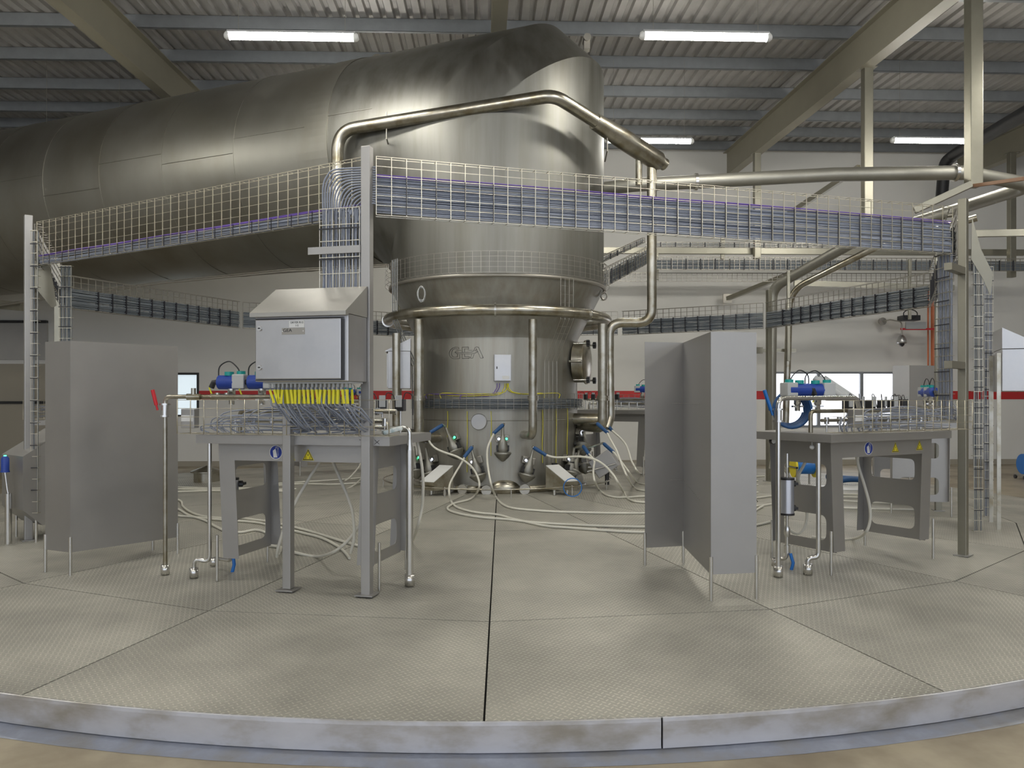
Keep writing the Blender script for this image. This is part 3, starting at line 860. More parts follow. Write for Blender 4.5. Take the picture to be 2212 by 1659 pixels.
# right: big drop beside the right post down to the second table
A = W(2020, 905, 7.35); B = W(2060, 905, 7.1)
wd = (B-A); wd.z = 0; wl = wd.length
drop_tray(A, wd.normalized(), 0.2, EYE+1.40-A.z, 'wide vertical wire tray dropping beside the right post into the table', n=32, fill=(0.0, 1.0))
A = W(2104, 1005, 8.3); A.z = dz(A.x, A.y)+0.002; drop_tray(A, V((1, 0, 0)), 0.09, 2.75, 'narrow vertical wire tray just right of the right tray post', n=5, cmat='cabled')
A = W(2127, 900, 9.4); A.z = dz(A.x, A.y)+0.002; drop_tray(A, V((1, 0, 0)), 0.10, 2.9, 'vertical wire tray left of the hooded cabinet at right edge', n=8)
A = W(127, 1000, 8.6); A.z = dz(A.x, A.y)+0.002; drop_tray(A, V((1, 0, 0)), 0.13, 2.75, 'vertical wire tray rising behind the left shield panel', n=11, cmat='cabled')
A = W(66, 1108, 7.6); drop_tray(A, V((1, 0, 0)), 0.065, 2.65, 'slim vertical wire tray hugging the left tray post', n=2, cmat='cabled')
# ---------------------------------------------------------------- work tables on the platform
def rounded(pts, r=0.03, n=4):
    P = [V((p[0], p[1], 0)) for p in pts]; k = len(P); out = []
    for i in range(k):
        a = P[i-1]-P[i]; b = P[(i+1) % k]-P[i]; t = min(r, a.length*.45, b.length*.45)
        p0 = P[i]+a.normalized()*t; p1 = P[i]+b.normalized()*t
        for q in range(n+1):
            u = q/n; w = p0*(1-u)**2+P[i]*2*u*(1-u)+p1*u*u; out.append((w.x, w.y))
    return out
def plate_with_holes(m, outer, holes, d, M=None):
    """flat plate in XZ with holes, thickness d along y"""
    bm = bmesh.new()
    loops = []
    for pts in [outer]+holes:
        vs = [bm.verts.new((p[0], 0, p[1])) for p in pts]
        loops.append([bm.edges.new((vs[i], vs[(i+1) % len(vs)])) for i in range(len(vs))])
    bmesh.ops.triangle_fill(bm, use_beauty=True, use_dissolve=False, edges=[e for l in loops for e in l])
    bm.verts.index_update(); vs = [v.co.copy() for v in bm.verts]; fs = [[v.index for v in f.verts] for f in bm.faces]
    k = len(vs)
    m.add(vs+[v+V((0, d, 0)) for v in vs], fs+[[i+k for i in f][::-1] for f in fs], M)
    b = 0
    for pts in [outer]+holes:
        q = len(pts)
        m.add([(p[0], 0, p[1]) for p in pts]+[(p[0], d, p[1]) for p in pts], [(i, i+q, (i+1) % q+q, (i+1) % q) for i in range(q)], M)
    bm.free()
TOP = 1.085       # table top above the deck
TABLES = []
def table_proto():
    t = thing('process_table', '', 'table', (0, 0, 0), 0, 'stainless tables standing round the platform')
    m = MB()
    m.b2((-0.76, -0.10, TOP-0.004), (0.76, 0.74, TOP))
    m.b2((-0.76, -0.10, TOP-0.062), (0.76, -0.096, TOP-0.004)); m.b2((-0.76, 0.736, TOP-0.062), (0.76, 0.74, TOP-0.004))
    m.b2((-0.76, -0.096, TOP-0.062), (-0.756, 0.736, TOP-0.004)); m.b2((0.756, -0.096, TOP-0.062), (0.76, 0.736, TOP-0.004))
    m.build('table_top', M_['panel'], t)
    zt = TOP-0.066; za = TOP-0.19; zb = 0.17
    U = [(-0.64, zt), (-0.60, zb), (-0.47, zb), (-0.505, za), (0.505, za), (0.47, zb), (0.60, zb), (0.64, zt)]
    for (v, nm) in ((0.0, 'front_frame'), (0.60, 'rear_frame')):
        m = MB(); m.prism(U, 0.004, Matrix.Translation((0, v, 0))); m.build(nm, M_['panel'], t)
    hole1 = rounded([(0.10, 0.66), (0.52, 0.66), (0.52, 0.84), (0.10, 0.84)], 0.05)
    hole2 = rounded([(0.10, 0.24), (0.52, 0.24), (0.52, 0.44), (0.10, 0.44)], 0.06)
    for sx in (-1, 1):
        m = MB()
        plate_with_holes(m, [(0.006, zt), (0.598, zt), (0.598, 0.16), (0.006, 0.16)], [hole1, hole2], 0.004, RT(sx*0.56+(0.0 if sx > 0 else -0.0), 0, 0, math.pi/2))
        m.build('side_panel', M_['panel'], t)
    for (u, v) in ((-0.645, -0.01), (0.645, -0.01), (-0.60, 0.615), (0.60, 0.615)):
        m = MB(); m.tube([(u, v, 0.001), (u, v, 0.34)], 0.012, 10); m.build('foot_rod', M_['bright'], t)
    return t
def basket_proto():
    m = MB()
    y0, y1, z0, z1 = -0.20, -0.04, TOP+0.012, TOP+0.255
    for z in [z0+(z1-z0)*i/4 for i in range(5)]:
        m.tube([(-0.84, y0, z), (0.80, y0, z)], 0.0028, 4, False)
    for z in (z0, (z0+z1)/2, z1): m.tube([(-0.84, y0, z), (-0.84, y1, z)], 0.0028, 4, False)
    m.tube([(-0.84, y1, z1), (0.8, y1, z1)], 0.0028, 4, False); m.tube([(-0.84, y1, z0), (0.8, y1, z0)], 0.0028, 4, False)
    n = 15
    for i in range(n+1):
        x = -0.84+1.64*i/n
        m.tube([(x, y1, z1), (x, y0-0.004, z1), (x, y0-0.004, z0), (x, y1, z0)], 0.0028, 4, False)
    m.tube([(-0.6, y1, z0), (-0.6, -0.097, TOP-0.03)], 0.004, 4); m.tube([(0.6, y1, z0), (0.6, -0.097, TOP-0.03)], 0.004, 4)
    return m.build('wire_basket', M_['wire'])
def bcables_proto(seed=3):
    m = MB(); rd = random.Random(seed)
    for i in range(16):
        z = TOP+0.03+rd.random()*0.17; xa = rd.uniform(-0.66, -0.2); xb = rd.uniform(0.3, 0.74)
        y = rd.uniform(-0.17, -0.08)
        pts = [(xa, y+0.03, TOP+0.02), (xa-0.05, y, z*0.5+(TOP+0.02)*0.5), (xa+0.05, y, z), ((xa+xb)/2, y+rd.uniform(-.01, .01), z+rd.uniform(-.02, .02)), (xb, y, z+rd.uniform(-.03, .03))]
        m.tube(cat(pts, 4), 0.0045, 4, False)
    return m.build('cable_bundle', M_['cable'])
def actuator_proto(tagc=True):
    """blue quarter-turn valve actuator with grey positioner box and teal cap"""
    t = thing('valve_actuator', '', 'valve', (0, 0, 0), 0, 'blue actuators on the tables')
    m = MB(); m.tube([(-0.11, 0, 0.17), (-0.10, 0, 0.17), (0.10, 0, 0.17), (0.11, 0, 0.17)], [0.035, 0.055, 0.055, 0.035], 18); m.build('cylinder', M_['vblue'], t, autosmooth=40)
    m = MB(); m.b2((0.03, -0.055, 0.12), (0.13, 0.05, 0.23), None, 0.008); m.build('positioner', M_['lgrey'], t)
    m = MB(); m.cyl((-0.02, 0, 0.22), (-0.02, 0, 0.25), 0.035, 14); m.cyl((0.08, 0, 0.23), (0.08, 0, 0.255), 0.033, 14); m.build('indicator_cap', M_['teal'], t)
    m = MB(); m.tube([(0, 0, 0.0), (0, 0, 0.05), (0, 0, 0.05), (0, 0, 0.12)], [0.022, 0.022, 0.03, 0.03], 10); m.b2((-0.05, -0.012, 0.03), (0.05, 0.012, 0.045)); m.build('stem', M_['bright'], t)
    m = MB(); m.tube([(-0.12, 0, 0.17), (-0.15, 0, 0.17), (-0.17, 0, 0.13)], 0.022, 10); m.build('connector', M_['black'], t)
    if tagc:
        m = MB(); m.b2((-0.006, -0.001, -0.035), (0.006, 0.001, 0.035), RT(-0.17, -0.01, 0.10, ry=-0.4)); m.build('id_tag', M_['yellow'], t)
    m = MB(); m.tube(cat([(-0.11, 0, 0.2), (-0.10, 0, 0.29), (-0.02, 0, 0.33), (0.05, 0, 0.28), (0.07, 0, 0.23)], 6), 0.005, 6); m.build('air_tube', M_['black'], t)
    return t
def valve_proto():
    """small black solenoid valve with white cap on a steel stub"""
    t = thing('solenoid_valve', '', 'valve', (0, 0, 0), 0, 'small valves on the tables')
    m = MB(); m.cyl((0, 0, 0), (0, 0, 0.17), 0.009, 8); m.cyl((0, 0, 0.02), (0, 0, 0.03), 0.02, 10); m.build('stub', M_['bright'], t)
    m = MB(); m.b2((-0.035, -0.03, 0.17), (0.035, 0.03, 0.26), None, 0.005); m.build('body', M_['black'], t)
    m = MB(); m.b2((-0.024, -0.042, 0.20), (0.024, -0.03, 0.29), None, 0.003); m.build('cap', M_['lgrey'], t)
    m = MB(); m.tube(cat([(0.02, 0, 0.26), (0.04, 0.01, 0.31), (0.09, 0.02, 0.28), (0.1, 0.0, 0.14)], 5), 0.004, 5); m.build('lead', M_['black'], t)
    return t
def manifold_proto():
    t = thing('pipe_manifold', '', 'pipe', (0, 0, 0), 0, 'pipe manifolds on the tables')
    zz = TOP
    m = MB(); m.tube(fil([(-0.62, 0.10, zz+0.10), (0.66, 0.10, zz+0.10), (0.66, 0.10, zz+0.001)], 0.04), 0.014, 10); m.build('lower_pipe', M_['pipe'], t)
    m = MB(); m.tube(fil([(-0.6, 0.22, zz+0.001), (-0.6, 0.22, zz+0.17), (0.68, 0.22, zz+0.17)], 0.04), 0.017, 10); m.build('upper_pipe', M_['pipe'], t)
    for i in range(9):
        u = -0.56+i*0.15
        m = MB(); m.cyl((u, 0.10, zz+0.001), (u, 0.10, zz+0.085), 0.007, 8); m.cyl((u, 0.10, zz+0.07), (u, 0.10, zz+0.125), 0.019, 10); m.build('stud', M_['bright'], t)
    return t
def place_sign(t, kind, u, w, s):
    y = -0.0025
    if kind == 'glove':
        m = MB(); m.cyl((u, y+0.002, w), (u, y-0.0, w), s, 36); o = m.build('glove_sign', M_['white'], t); o['label'] = 'round blue sign: wear protective gloves'
        m = MB(); m.cyl((u, y, w), (u, y-0.001, w), s*0.9, 36); m.build('blue_disc', M_['sign_blue'], o)
        m = MB()
        g = [(-0.35, -0.75), (0.25, -0.72), (0.02, 0.30), (-0.05, 0.42), (-0.12, 0.45), (-0.2, 0.40), (-0.28, 0.36), (-0.36, 0.28), (-0.46, 0.22)]
        m.prism([(u+a*s, w+b*s) for a, b in g], -0.001, Matrix.Translation((0, y-0.001, 0)))
        m.build('glove_shape', M_['white'], o)
        m = MB()
        for (a, b, c, d_) in ((-0.1, 0.45, 0.05, 0.75), (0.05, 0.45, 0.15, 0.8), (0.18, 0.40, 0.26, 0.8), (0.3, 0.3, 0.38, 0.72), (0.2, 0.3, 0.38, -0.5), (0.4, 0.7, 0.36, -0.5), (-0.08, 0.72, 0.36, 0.82)):
            m.tube([(u+a*s, y-0.002, w+b*s), (u+c*s, y-0.002, w+d_*s)], s*0.02, 4)
        m.build('glove_outline', M_['white'], o)
    else:
        tri = [(-1, -0.9), (1, -0.9), (0, 0.9)]
        m = MB(); m.prism([(u+a*s, w+b*s) for a, b in tri], -0.001, Matrix.Translation((0, y+0.002, 0))); o = m.build('warning_sign', M_['sign_yellow'], t); o['label'] = 'yellow triangle warning sign with black border'
        m = MB(); q = [(a*0.90, b*0.9-0.03) for a, b in tri]; m.prism([(u+a*s, w+b*s) for a, b in q], -0.0008, Matrix.Translation((0, y+0.001, 0))); m.build('black_border', M_['black'], o)
        m = MB(); q = [(a*0.72, b*0.72-0.07) for a, b in tri]; m.prism([(u+a*s, w+b*s) for a, b in q], -0.0008, Matrix.Translation((0, y+0.0002, 0))); m.build('yellow_field', M_['sign_yellow'], o)
        m = MB()
        for sx in (-1, 1):
            m.prism([(u+(sx*0.36+a)*s, w+b*s) for a, b in ((-0.1, -0.35), (0.08, -0.28), (0.0, -0.45), (0.05, -0.62), (-0.1, -0.7), (-0.04, -0.48))], -0.0006, Matrix.Translation((0, y-0.0006, 0)))
        m.prism([(u+a*s, w+b*s) for a, b in ((-0.12, 0.0), (0.12, 0.02), (0.06, -0.12), (-0.02, -0.16))], -0.0006, Matrix.Translation((0, y-0.0006, 0)))
        m.build('pictogram', M_['black'], o)
ST = [(-14.0, V((-1.555, 5.85, 0)), 'the near left table'), (30.0, V((3.0, 6.54, 0)), 'the near right table')]
for deg, nm in ((76, 'the table at the right edge'), (147, 'the rear table just right of the vessel'), (211, 'a rear table left of the vessel'), (268, 'a far left table behind the shield')):
    a = math.radians(deg); ST.append((deg, {147: V((1.95, 13.9, 0)), 211: V((-3.35, 14.4, 0)), 268: V((-6.05, 11.2, 0))}.get(deg, V((CEN.x+5.52*math.sin(a), CEN.y-5.52*math.cos(a), 0))), nm))
tp = table_proto(); bp_ = basket_proto(); cp_ = bcables_proto(); ap_ = actuator_proto(); vp_ = valve_proto(); mp_ = manifold_proto()
first = {}
def put(proto, M, key, label):
    if key not in first: first[key] = 1; o = proto
    else: o = copy_tree(proto)
    o.matrix_basis = M
    o['label'] = label
    return o
tl = ['stainless work table nearest the camera on the left, under the hooded cabinet', 'stainless work table nearest on the right, with a filter cylinder before it',
      'stainless work table at the far right edge of the platform', 'stainless work table at the back, just right of the vessel downpipes',
      'stainless work table far behind the near left table', 'stainless work table at the far left, behind the left shield']
SM = []
for i, (deg, org, nm) in enumerate(ST):
    z = dz(org.x, org.y)
    Mx = Matrix.Translation((org.x, org.y, z)) @ Matrix.Rotation(math.radians(deg), 4, 'Z')
    SM.append(Mx)
    t = put(tp, Mx, 't', tl[i]); t['group'] = 'stainless tables standing round the platform'
    if i == 0: T0 = t
    if i == 1: T1 = t
    b = put(bp_, Mx, 'b', 'wire basket along the front of '+nm); tag(b, None, 'basket', 'wire baskets on the table fronts')
    if i == 1: b.matrix_basis = Mx @ RT(0.12, 0.02, 0)
    c = put(cp_, Mx, 'c', 'grey blue cables in the basket of '+nm); tag(c, None, 'cables', 'cables in the table baskets', 'stuff')
    put(mp_, Mx, 'm', 'stainless pipe manifold lying on '+nm)
    for k, (u, v, rz) in enumerate([(-0.66, 0.20, 0.05), (-0.40, 0.20, 0.1)] if i != 1 else [(-0.60, 0.35, math.pi-0.2), (-0.36, 0.35, -0.4)]):
        put(ap_, Mx @ RT(u, v, TOP+(0.22 if i == 0 else 0.17), rz), 'a', ('left' if k == 0 else 'second')+' blue valve actuator on '+nm)
    for k in range(5):
        put(vp_, Mx @ RT(0.0+k*0.15, 0.34 if i else 0.5, TOP, (k % 2)*0.4), 'v', ['first', 'second', 'third', 'fourth', 'rightmost'][k]+' small black valve along '+nm)
place_sign(T0, 'glove', -0.165, TOP-0.125, 0.052)
place_sign(T0, 'warn', -0.055, TOP-0.142, 0.044); place_sign(T0, 'warn', 0.092, TOP-0.138, 0.046)
place_sign(T1, 'glove', -0.19, TOP-0.125, 0.052)
place_sign(T1, 'warn', 0.15, TOP-0.125, 0.046); place_sign(T1, 'warn', 0.47, TOP-0.118, 0.046)
# hand marks on the left table lip
m = MB()
for st in ([(0.535, -.02), (0.55, -.024), (0.562, -.02)], [(0.60, -.014), (0.575, -.016), (0.578, -.03), (0.60, -.03), (0.596, -.046), (0.576, -.046)], [(0.65, -.02), (0.685, -.05)], [(0.685, -.022), (0.65, -.05)]):
    m = MB(); m.tube([(a, -0.1015, TOP+b) for a, b in st], 0.0018, 4)
    m.build('pen_mark', M_['black'], T0)

# ---------------------------------------------------------------- hooded control cabinet on its two posts
M0 = SM[0]
Mi = M0
def child_thing(name, lab, ct, M, group=None):
    t = thing(name, lab, ct, (0, 0, 0), 0, group); t.matrix_basis = M; return t
stand = child_thing('cabinet_stand', 'two square posts carrying the hooded cabinet, the right one reaching the trays', 'stand', M0)
zc = M0.translation.z
m = MB(); m.box((0.007, -0.13+0.0, 0.86/1), (0.062, 0.062, 1.70), bev=0.005); m.build('left_post', M_['panel'], stand)
m = MB(); m.b2((0.607-0.033, -0.163, 0.0), (0.607+0.033, -0.097, 3.165-zc), None, 0.005); m.build('right_post', M_['panel'], stand)
for u in (0.007, 0.607):
    m = MB(); m.box((u, -0.13, 0.004), (0.13, 0.13, 0.008)); m.build('foot_plate', M_['panel'], stand)
m = MB(); m.b2((0.18, -0.17, 2.405-zc+0.03), (0.573, -0.163+0.004, 2.455-zc+0.03)); m.build('cross_arm', M_['panel'], stand)
cab = child_thing('control_cabinet', 'stainless control cabinet with sloping hood and white label above the left table', 'cabinet', M0 @ RT(0.0, 0.0, 0))
u0, u1, v0, v1 = -0.055, 0.622, -0.475, -0.17
zb, zt = 1.545-zc, 1.985-zc
m = MB(); m.b2((u0, v0+0.02, zb), (u1, v1, zt), None, 0.006); m.build('body', M_['cab'], cab)
m = MB()
hs = [(v0-0.03, zt-0.012), (v0-0.03, zt+0.015), (v1, zt+0.215), (v1, zt+0.001), (v0+0.02, zt+0.001), (v0-0.0, zt-0.012)]
vs = [(u0-0.012, a, b) for a, b in hs]+[(u1+0.004, a, b) for a, b in hs]
m.add(vs, [tuple(range(6)), tuple(range(6, 12))[::-1]]+[(i, (i+1) % 6, 6+(i+1) % 6, 6+i) for i in range(6)])
m.build('hood', M_['hood'], cab)
m = MB(); m.b2((u0+0.012, v0+0.002, zb+0.016), (u1-0.045, v0+0.018, zt-0.028), None, 0.005); door = m.build('door', M_['cab'], cab)
m = MB(); m.b2((u1-0.043, v0+0.006, zb+0.012), (u1-0.028, v0+0.02, zt-0.03)); m.b2((u0+0.01, v0+0.006, zt-0.026), (u1-0.03, v0+0.02, zt-0.02)); m.b2((u0+0.01, v0+0.006, zb+0.008), (u1-0.03, v0+0.02, zb+0.014)); m.build('gasket', M_['black'], cab)
for z in (zt-0.085, zb+0.095):
    m = MB(); m.cyl((u0+0.045, v0+0.003, z), (u0+0.045, v0-0.008, z), 0.017, 16); l = m.build('lock', M_['bright'], door)
    m = MB(); m.b2((u0+0.037, v0-0.0095, z-0.004), (u0+0.053, v0-0.008, z+0.004)); m.build('key_slot', M_['black'], l)
def text(s, size, M, name, mm, parent, label=None, xs=1.0):
    cu = bpy.data.curves.new(name, 'FONT'); cu.body = s; cu.size = size; cu.extrude = 0.0006; cu.align_x = 'CENTER'; cu.align_y = 'CENTER'
    tmp = bpy.data.objects.new('tmp', cu); COL.objects.link(tmp)
    dg = bpy.context.evaluated_depsgraph_get(); me = bpy.data.meshes.new_from_object(tmp.evaluated_get(dg))
    bpy.data.objects.remove(tmp); me.materials.clear(); me.materials.append(mm)
    o = bpy.data.objects.new(name, me); COL.objects.link(o); o.parent = parent
    o.matrix_basis = M @ Matrix.Rotation(math.pi/2, 4, 'X') @ Matrix.Scale(xs, 4, (1, 0, 0))
    if label: o['label'] = label
    return o
lu = 0.262; lz = zt-0.062
m = MB(); m.b2((lu-0.055, v0-0.0005, lz-0.022), (lu+0.055, v0+0.002, lz+0.022)); lb = m.build('white_label', M_['white'], door)
text('DRYER R12', 0.019, RT(lu+0.002, v0-0.001, lz+0.010), 'label_text', M_['tie'], lb)
text('1-5', 0.018, RT(lu+0.002, v0-0.001, lz-0.010), 'label_text', M_['tie'], lb)
pu = 0.237; pz = zt-0.108
m = MB(); m.b2((pu-0.083, v0-0.0005, pz-0.022), (pu+0.083, v0+0.002, pz+0.022)); pl = m.build('name_plate', M_['wire2'], door)
text('GEA', 0.030, RT(pu-0.042, v0-0.001, pz+0.005), 'plate_text', M_['tie'], pl, xs=1.15)
m = MB(); m.cyl((pu-0.076, v0, pz), (pu-0.076, v0-0.003, pz), 0.004, 8); m.cyl((pu+0.074, v0, pz), (pu+0.074, v0-0.003, pz), 0.004, 8); m.build('rivet', M_['white'], pl)
# cable glands and tagged cables under the cabinet
ng = 38
m = MB(); m.b2((u0+0.04, v0+0.06, zb-0.012), (u1-0.01, v1-0.04, zb-0.001)); gp = m.build('gland_plate', M_['lgrey'], cab)
rd = random.Random(5)
tc_proto = None
for i in range(ng):
    u = u0+0.07+(u1-u0-0.10)*i/(ng-1)
    v = v0+0.09+(i % 2)*0.05
    m = MB(); m.cyl((u, v, zb-0.011), (u, v, zb-0.036), 0.0085, 8); m.build('gland', M_['lgrey'], gp)
    m = MB(); du = rd.uniform(0.0, 0.05)
    ztb = TOP+0.03+rd.random()*0.1
    pts = [(u, v, zb-0.03), (u+0.003, v, zb-0.10), (u+0.012, v, zb-0.16), (u+0.03+du*0.5, v+0.05, ztb+0.09), (u+0.05+du, v+0.12, ztb+0.02), (u+0.03+du, -0.17+rd.uniform(0, 0.05), ztb-0.01), (u-0.05, -0.12, ztb-0.02)]
    m.tube(cat(pts, 4), 0.0052, 5, False)
    o = m.build('tagged_cable', M_['cable']); o.matrix_basis = M0
    tag(o, 'grey cable with a yellow tag hanging below the hooded cabinet', 'cable', 'tagged cables under the hooded cabinet')
    m = MB(); lean = rd.uniform(-0.16, 0.16) if i > 3 else 0.35
    m.b2((-0.0085, -0.0015, -0.095), (0.0085, 0.0015, 0.0), RT(u+0.002, v-0.008, zb-0.052, ry=-lean)); g = m.build('id_tag', M_['yellow'], o)
# cables from the hood up to the front tray
A = M0 @ V((0.262, -0.155, zt+0.2)); wd = (M0.to_3x3() @ V((1, 0, 0))).normalized()
drop_tray(A, wd, 0.30, 2.75-A.z, 'vertical wire tray rising from the hood of the control cabinet', n=26, tag_c='blue grey cables rising from the hood of the control cabinet')
m = MB(); rd = random.Random(9)
for i in range(16):
    u = 0.275+i*0.0175
    uc = 0.60; rad_ = uc-u
    b = A.z-zc
    pts = [(u, -0.13, 2.74-zc)]
    ztop = 2.74-zc+0.02+ (0.27)*(1-i/16)
    pts += [(u, -0.13, ztop-0.12), (u+0.03, -0.125, ztop-0.04), (u+0.10, -0.12, ztop), (0.66, -0.105, ztop)]
    m.tube(cat(pts, 5), 0.0065, 5, False)
o = m.build('cable_bend', M_['cable']); o.matrix_basis = M0; tag(o, 'fan of grey cables bending from the drop tray into the front tray', 'cables', None, 'stuff')
# ---------------------------------------------------------------- folded sheet shields on rods
def shield(pts, z0, z1, lab, marks=False):
    c = sum(pts, V((0, 0, 0)))/len(pts)
    t = thing('splash_shield', lab, 'shield', (c.x, c.y, 0), 0, 'folded sheet shields on rod feet')
    P = [p-c for p in pts]
    names = []
    for i in range(len(P)-1):
        A, B = P[i], P[i+1]; d = (B-A); L = d.length; a = math.atan2(d.y, d.x)
        m = MB(); m.b2((0, -0.0015, z0), (L, 0.0015, z1), RT(A.x, A.y, 0, a)); m.build('panel', M_['panel'], t)
    for p, q in zip(P, pts):
        m = MB(); zf = dz(q.x, q.y); m.tube([(p.x, p.y, zf), (p.x, p.y, z0+0.12)], 0.013, 10); m.build('foot_rod', M_['bright'], t)
    return t, c
def Gr(px, py): return G(px, py)
A_, B_, C_, D_ = [G(*q) for q in ((98, 1236), (152, 1243), (384, 1196), (330, 1188))]
for q in (A_, B_, C_, D_): q.z = 0
shield([A_, B_, C_, D_], 0.245, 1.88, 'tall folded grey sheet shield on rods, left of the near left table')
D2, C2, B2, A2 = [G(*q) for q in ((1393, 1221), (1476, 1216), (1536, 1298), (1634, 1294))]
for q in (A2, B2, C2, D2): q.z = 0
ts, cs = shield([D2, C2, B2, A2], 0.245, 1.885, 'tall Z-folded grey sheet shield on rods, standing in the right foreground')
# weld burn marks where the stiffeners are welded on
m = MB()
d = (B2-C2).normalized()
for z in (1.395, 0.78):
    for k in range(14):
        p = C2+d*(0.02+k*0.05)-cs; m.box((p.x+0.004, p.y-0.004, z-(0.0 if z > 1 else k*0.006)), (0.02, 0.012, 0.004))
    e = (D2-C2).normalized(); 
    for k in range(4):
        p = C2+e*(0.02+k*0.03)-cs; m.box((p.x, p.y-0.003, z), (0.02, 0.008, 0.004))
o = m.build('weld_marks', M_['wire2'], ts); o['kind'] = 'stuff'
P0 = V((5.24, 11.15, 0)); P1 = V((5.42, 11.05, 0)); P2 = V((6.0, 11.2, 0))
shield([P0, P1, P2], 0.35, 1.89, 'folded grey sheet shield far right, in front of the right end of the bright window')
# ---------------------------------------------------------------- service pipes at the two near tables
def cup(m, p, r=0.032, h=0.075): m.lathe([(r*0.6, h), (r, h), (r, 0.0), (r*0.6, 0.0)], 16, Matrix.Translation((p.x, p.y, dz(p.x, p.y))))
def ball_valve(parent, p, col, axis=V((0, 0, 1)), hdir=V((-0.3, 0, 1)), mm='bright', L=0.12):
    m = MB(); m.cyl(p-axis*0.05, p+axis*0.05, 0.028, 12); m.cyl(p-axis*0.052, p-axis*0.038, 0.042, 12); m.cyl(p+axis*0.038, p+axis*0.052, 0.042, 12); o = m.build('valve_body', M_[mm], parent)
    h = hdir.normalized(); b = p+V((-0.05 if h.x < 0 else 0.05, -0.02, 0.0))
    m = MB(); m.tube([b, b+h*0.04], 0.008, 6); m.tube([b+h*0.04, b+h*(0.04+L)], 0.014, 8); m.build('lever', M_[col], o)
    return o
t = thing('service_pipe', 'stainless pipe rising from the deck with red lever valve, left of the near left table', 'pipe', (0, 0, 0), 0, 'service pipes rising from the deck')
y = 6.12
f = G(357, 1241)
m = MB(); m.tube(fil([(f.x, f.y, f.z), (f.x, f.y, EYE-(857-HOR)/F*f.y), W(600, 857, f.y-0.25), W(640, 900, f.y-0.35), W(645, 930, f.y-0.35)], 0.05), 0.0165, 12); m.build('pipe_run', M_['pipe'], t)
m = MB(); cup(m, f); m.build('foot_sleeve', M_['bright'], t)
ball_valve(t, V((f.x, f.y, EYE-(886-HOR)/F*f.y)), 'redp', hdir=V((-0.25, 0, 1)))
for px in (418, 470, 490):
    q = W(px, 857, f.y-0.1); m = MB(); m.cyl(q-V((0.05, 0, 0)), q+V((0.05, 0, 0)), 0.024, 10); m.cyl(q, q+V((0, 0, 0.065 if px == 418 else 0.03)), 0.018, 10); m.build('fitting', M_['pipe'], t)
t = thing('drain_pipe', 'thin stainless pipe with S-bend into the deck before the near left table', 'pipe', (0, 0, 0), 0, 'drain pipes of the tables')
f = G(419, 1248); x1 = W(453, 1200, f.y)
m = MB(); m.tube(fil([(f.x, f.y, f.z), (f.x, f.y, f.z+0.15), W(453, 1216, f.y), W(453, 957, f.y)], 0.05), 0.0155, 12); m.build('pipe_run', M_['bright'], t)
m = MB(); cup(m, f); m.build('foot_sleeve', M_['bright'], t)
t = thing('drain_pipe', 'thick stainless pipe with reducer at the right end of the near left table', 'pipe', (0, 0, 0), 0, 'drain pipes of the tables')
f = G(885, 1266)
zt_ = EYE-(972-HOR)/F*f.y
m = MB(); m.tube([(f.x, f.y, f.z), (f.x, f.y, zt_)], 0.0265, 16); m.tube([(f.x, f.y, zt_), (f.x, f.y, zt_+0.075)], [0.0265, 0.016], 16, False)
m.tube(fil([(f.x, f.y, zt_+0.07), W(885, 925, f.y), W(840, 925, f.y+0.05), W(756, 918, f.y+0.15)], 0.06), 0.0155, 12); m.build('pipe_run', M_['bright'], t)
m = MB(); cup(m, f, 0.036, 0.085); m.build('foot_sleeve', M_['bright'], t)
# right table pipes
t = thing('service_pipe', 'stainless pipe rising from the deck with blue lever valve, left of the near right table', 'pipe', (0, 0, 0), 0, 'service pipes rising from the deck')
f = G(1681, 1246)
m = MB(); m.tube(fil([(f.x, f.y, f.z), (f.x, f.y, EYE-(860-HOR)/F*f.y), W(1850, 860, f.y+0.45), W(1858, 890, f.y+0.5), W(1858, 925, f.y+0.5)], 0.07), 0.0185, 12); m.build('pipe_run', M_['bright'], t)
m = MB(); cup(m, f, 0.035, 0.08); m.build('foot_sleeve', M_['bright'], t)
ball_valve(t, V((f.x, f.y, EYE-(897-HOR)/F*f.y)), 'lblue', hdir=V((-0.32, 0, 1)), L=0.16)
t = thing('drain_pipe', 'stainless pipe with S-bend into the deck at front left corner of the near right table', 'pipe', (0, 0, 0), 0, 'drain pipes of the tables')
f = G(1745, 1241)
m = MB(); m.tube(fil([(f.x, f.y, f.z), (f.x, f.y, f.z+0.13), W(1768, 1204, f.y), W(1768, 957, f.y)], 0.06), 0.0185, 12); m.build('pipe_run', M_['bright'], t)
m = MB(); cup(m, f, 0.035, 0.08); m.build('foot_sleeve', M_['bright'], t)
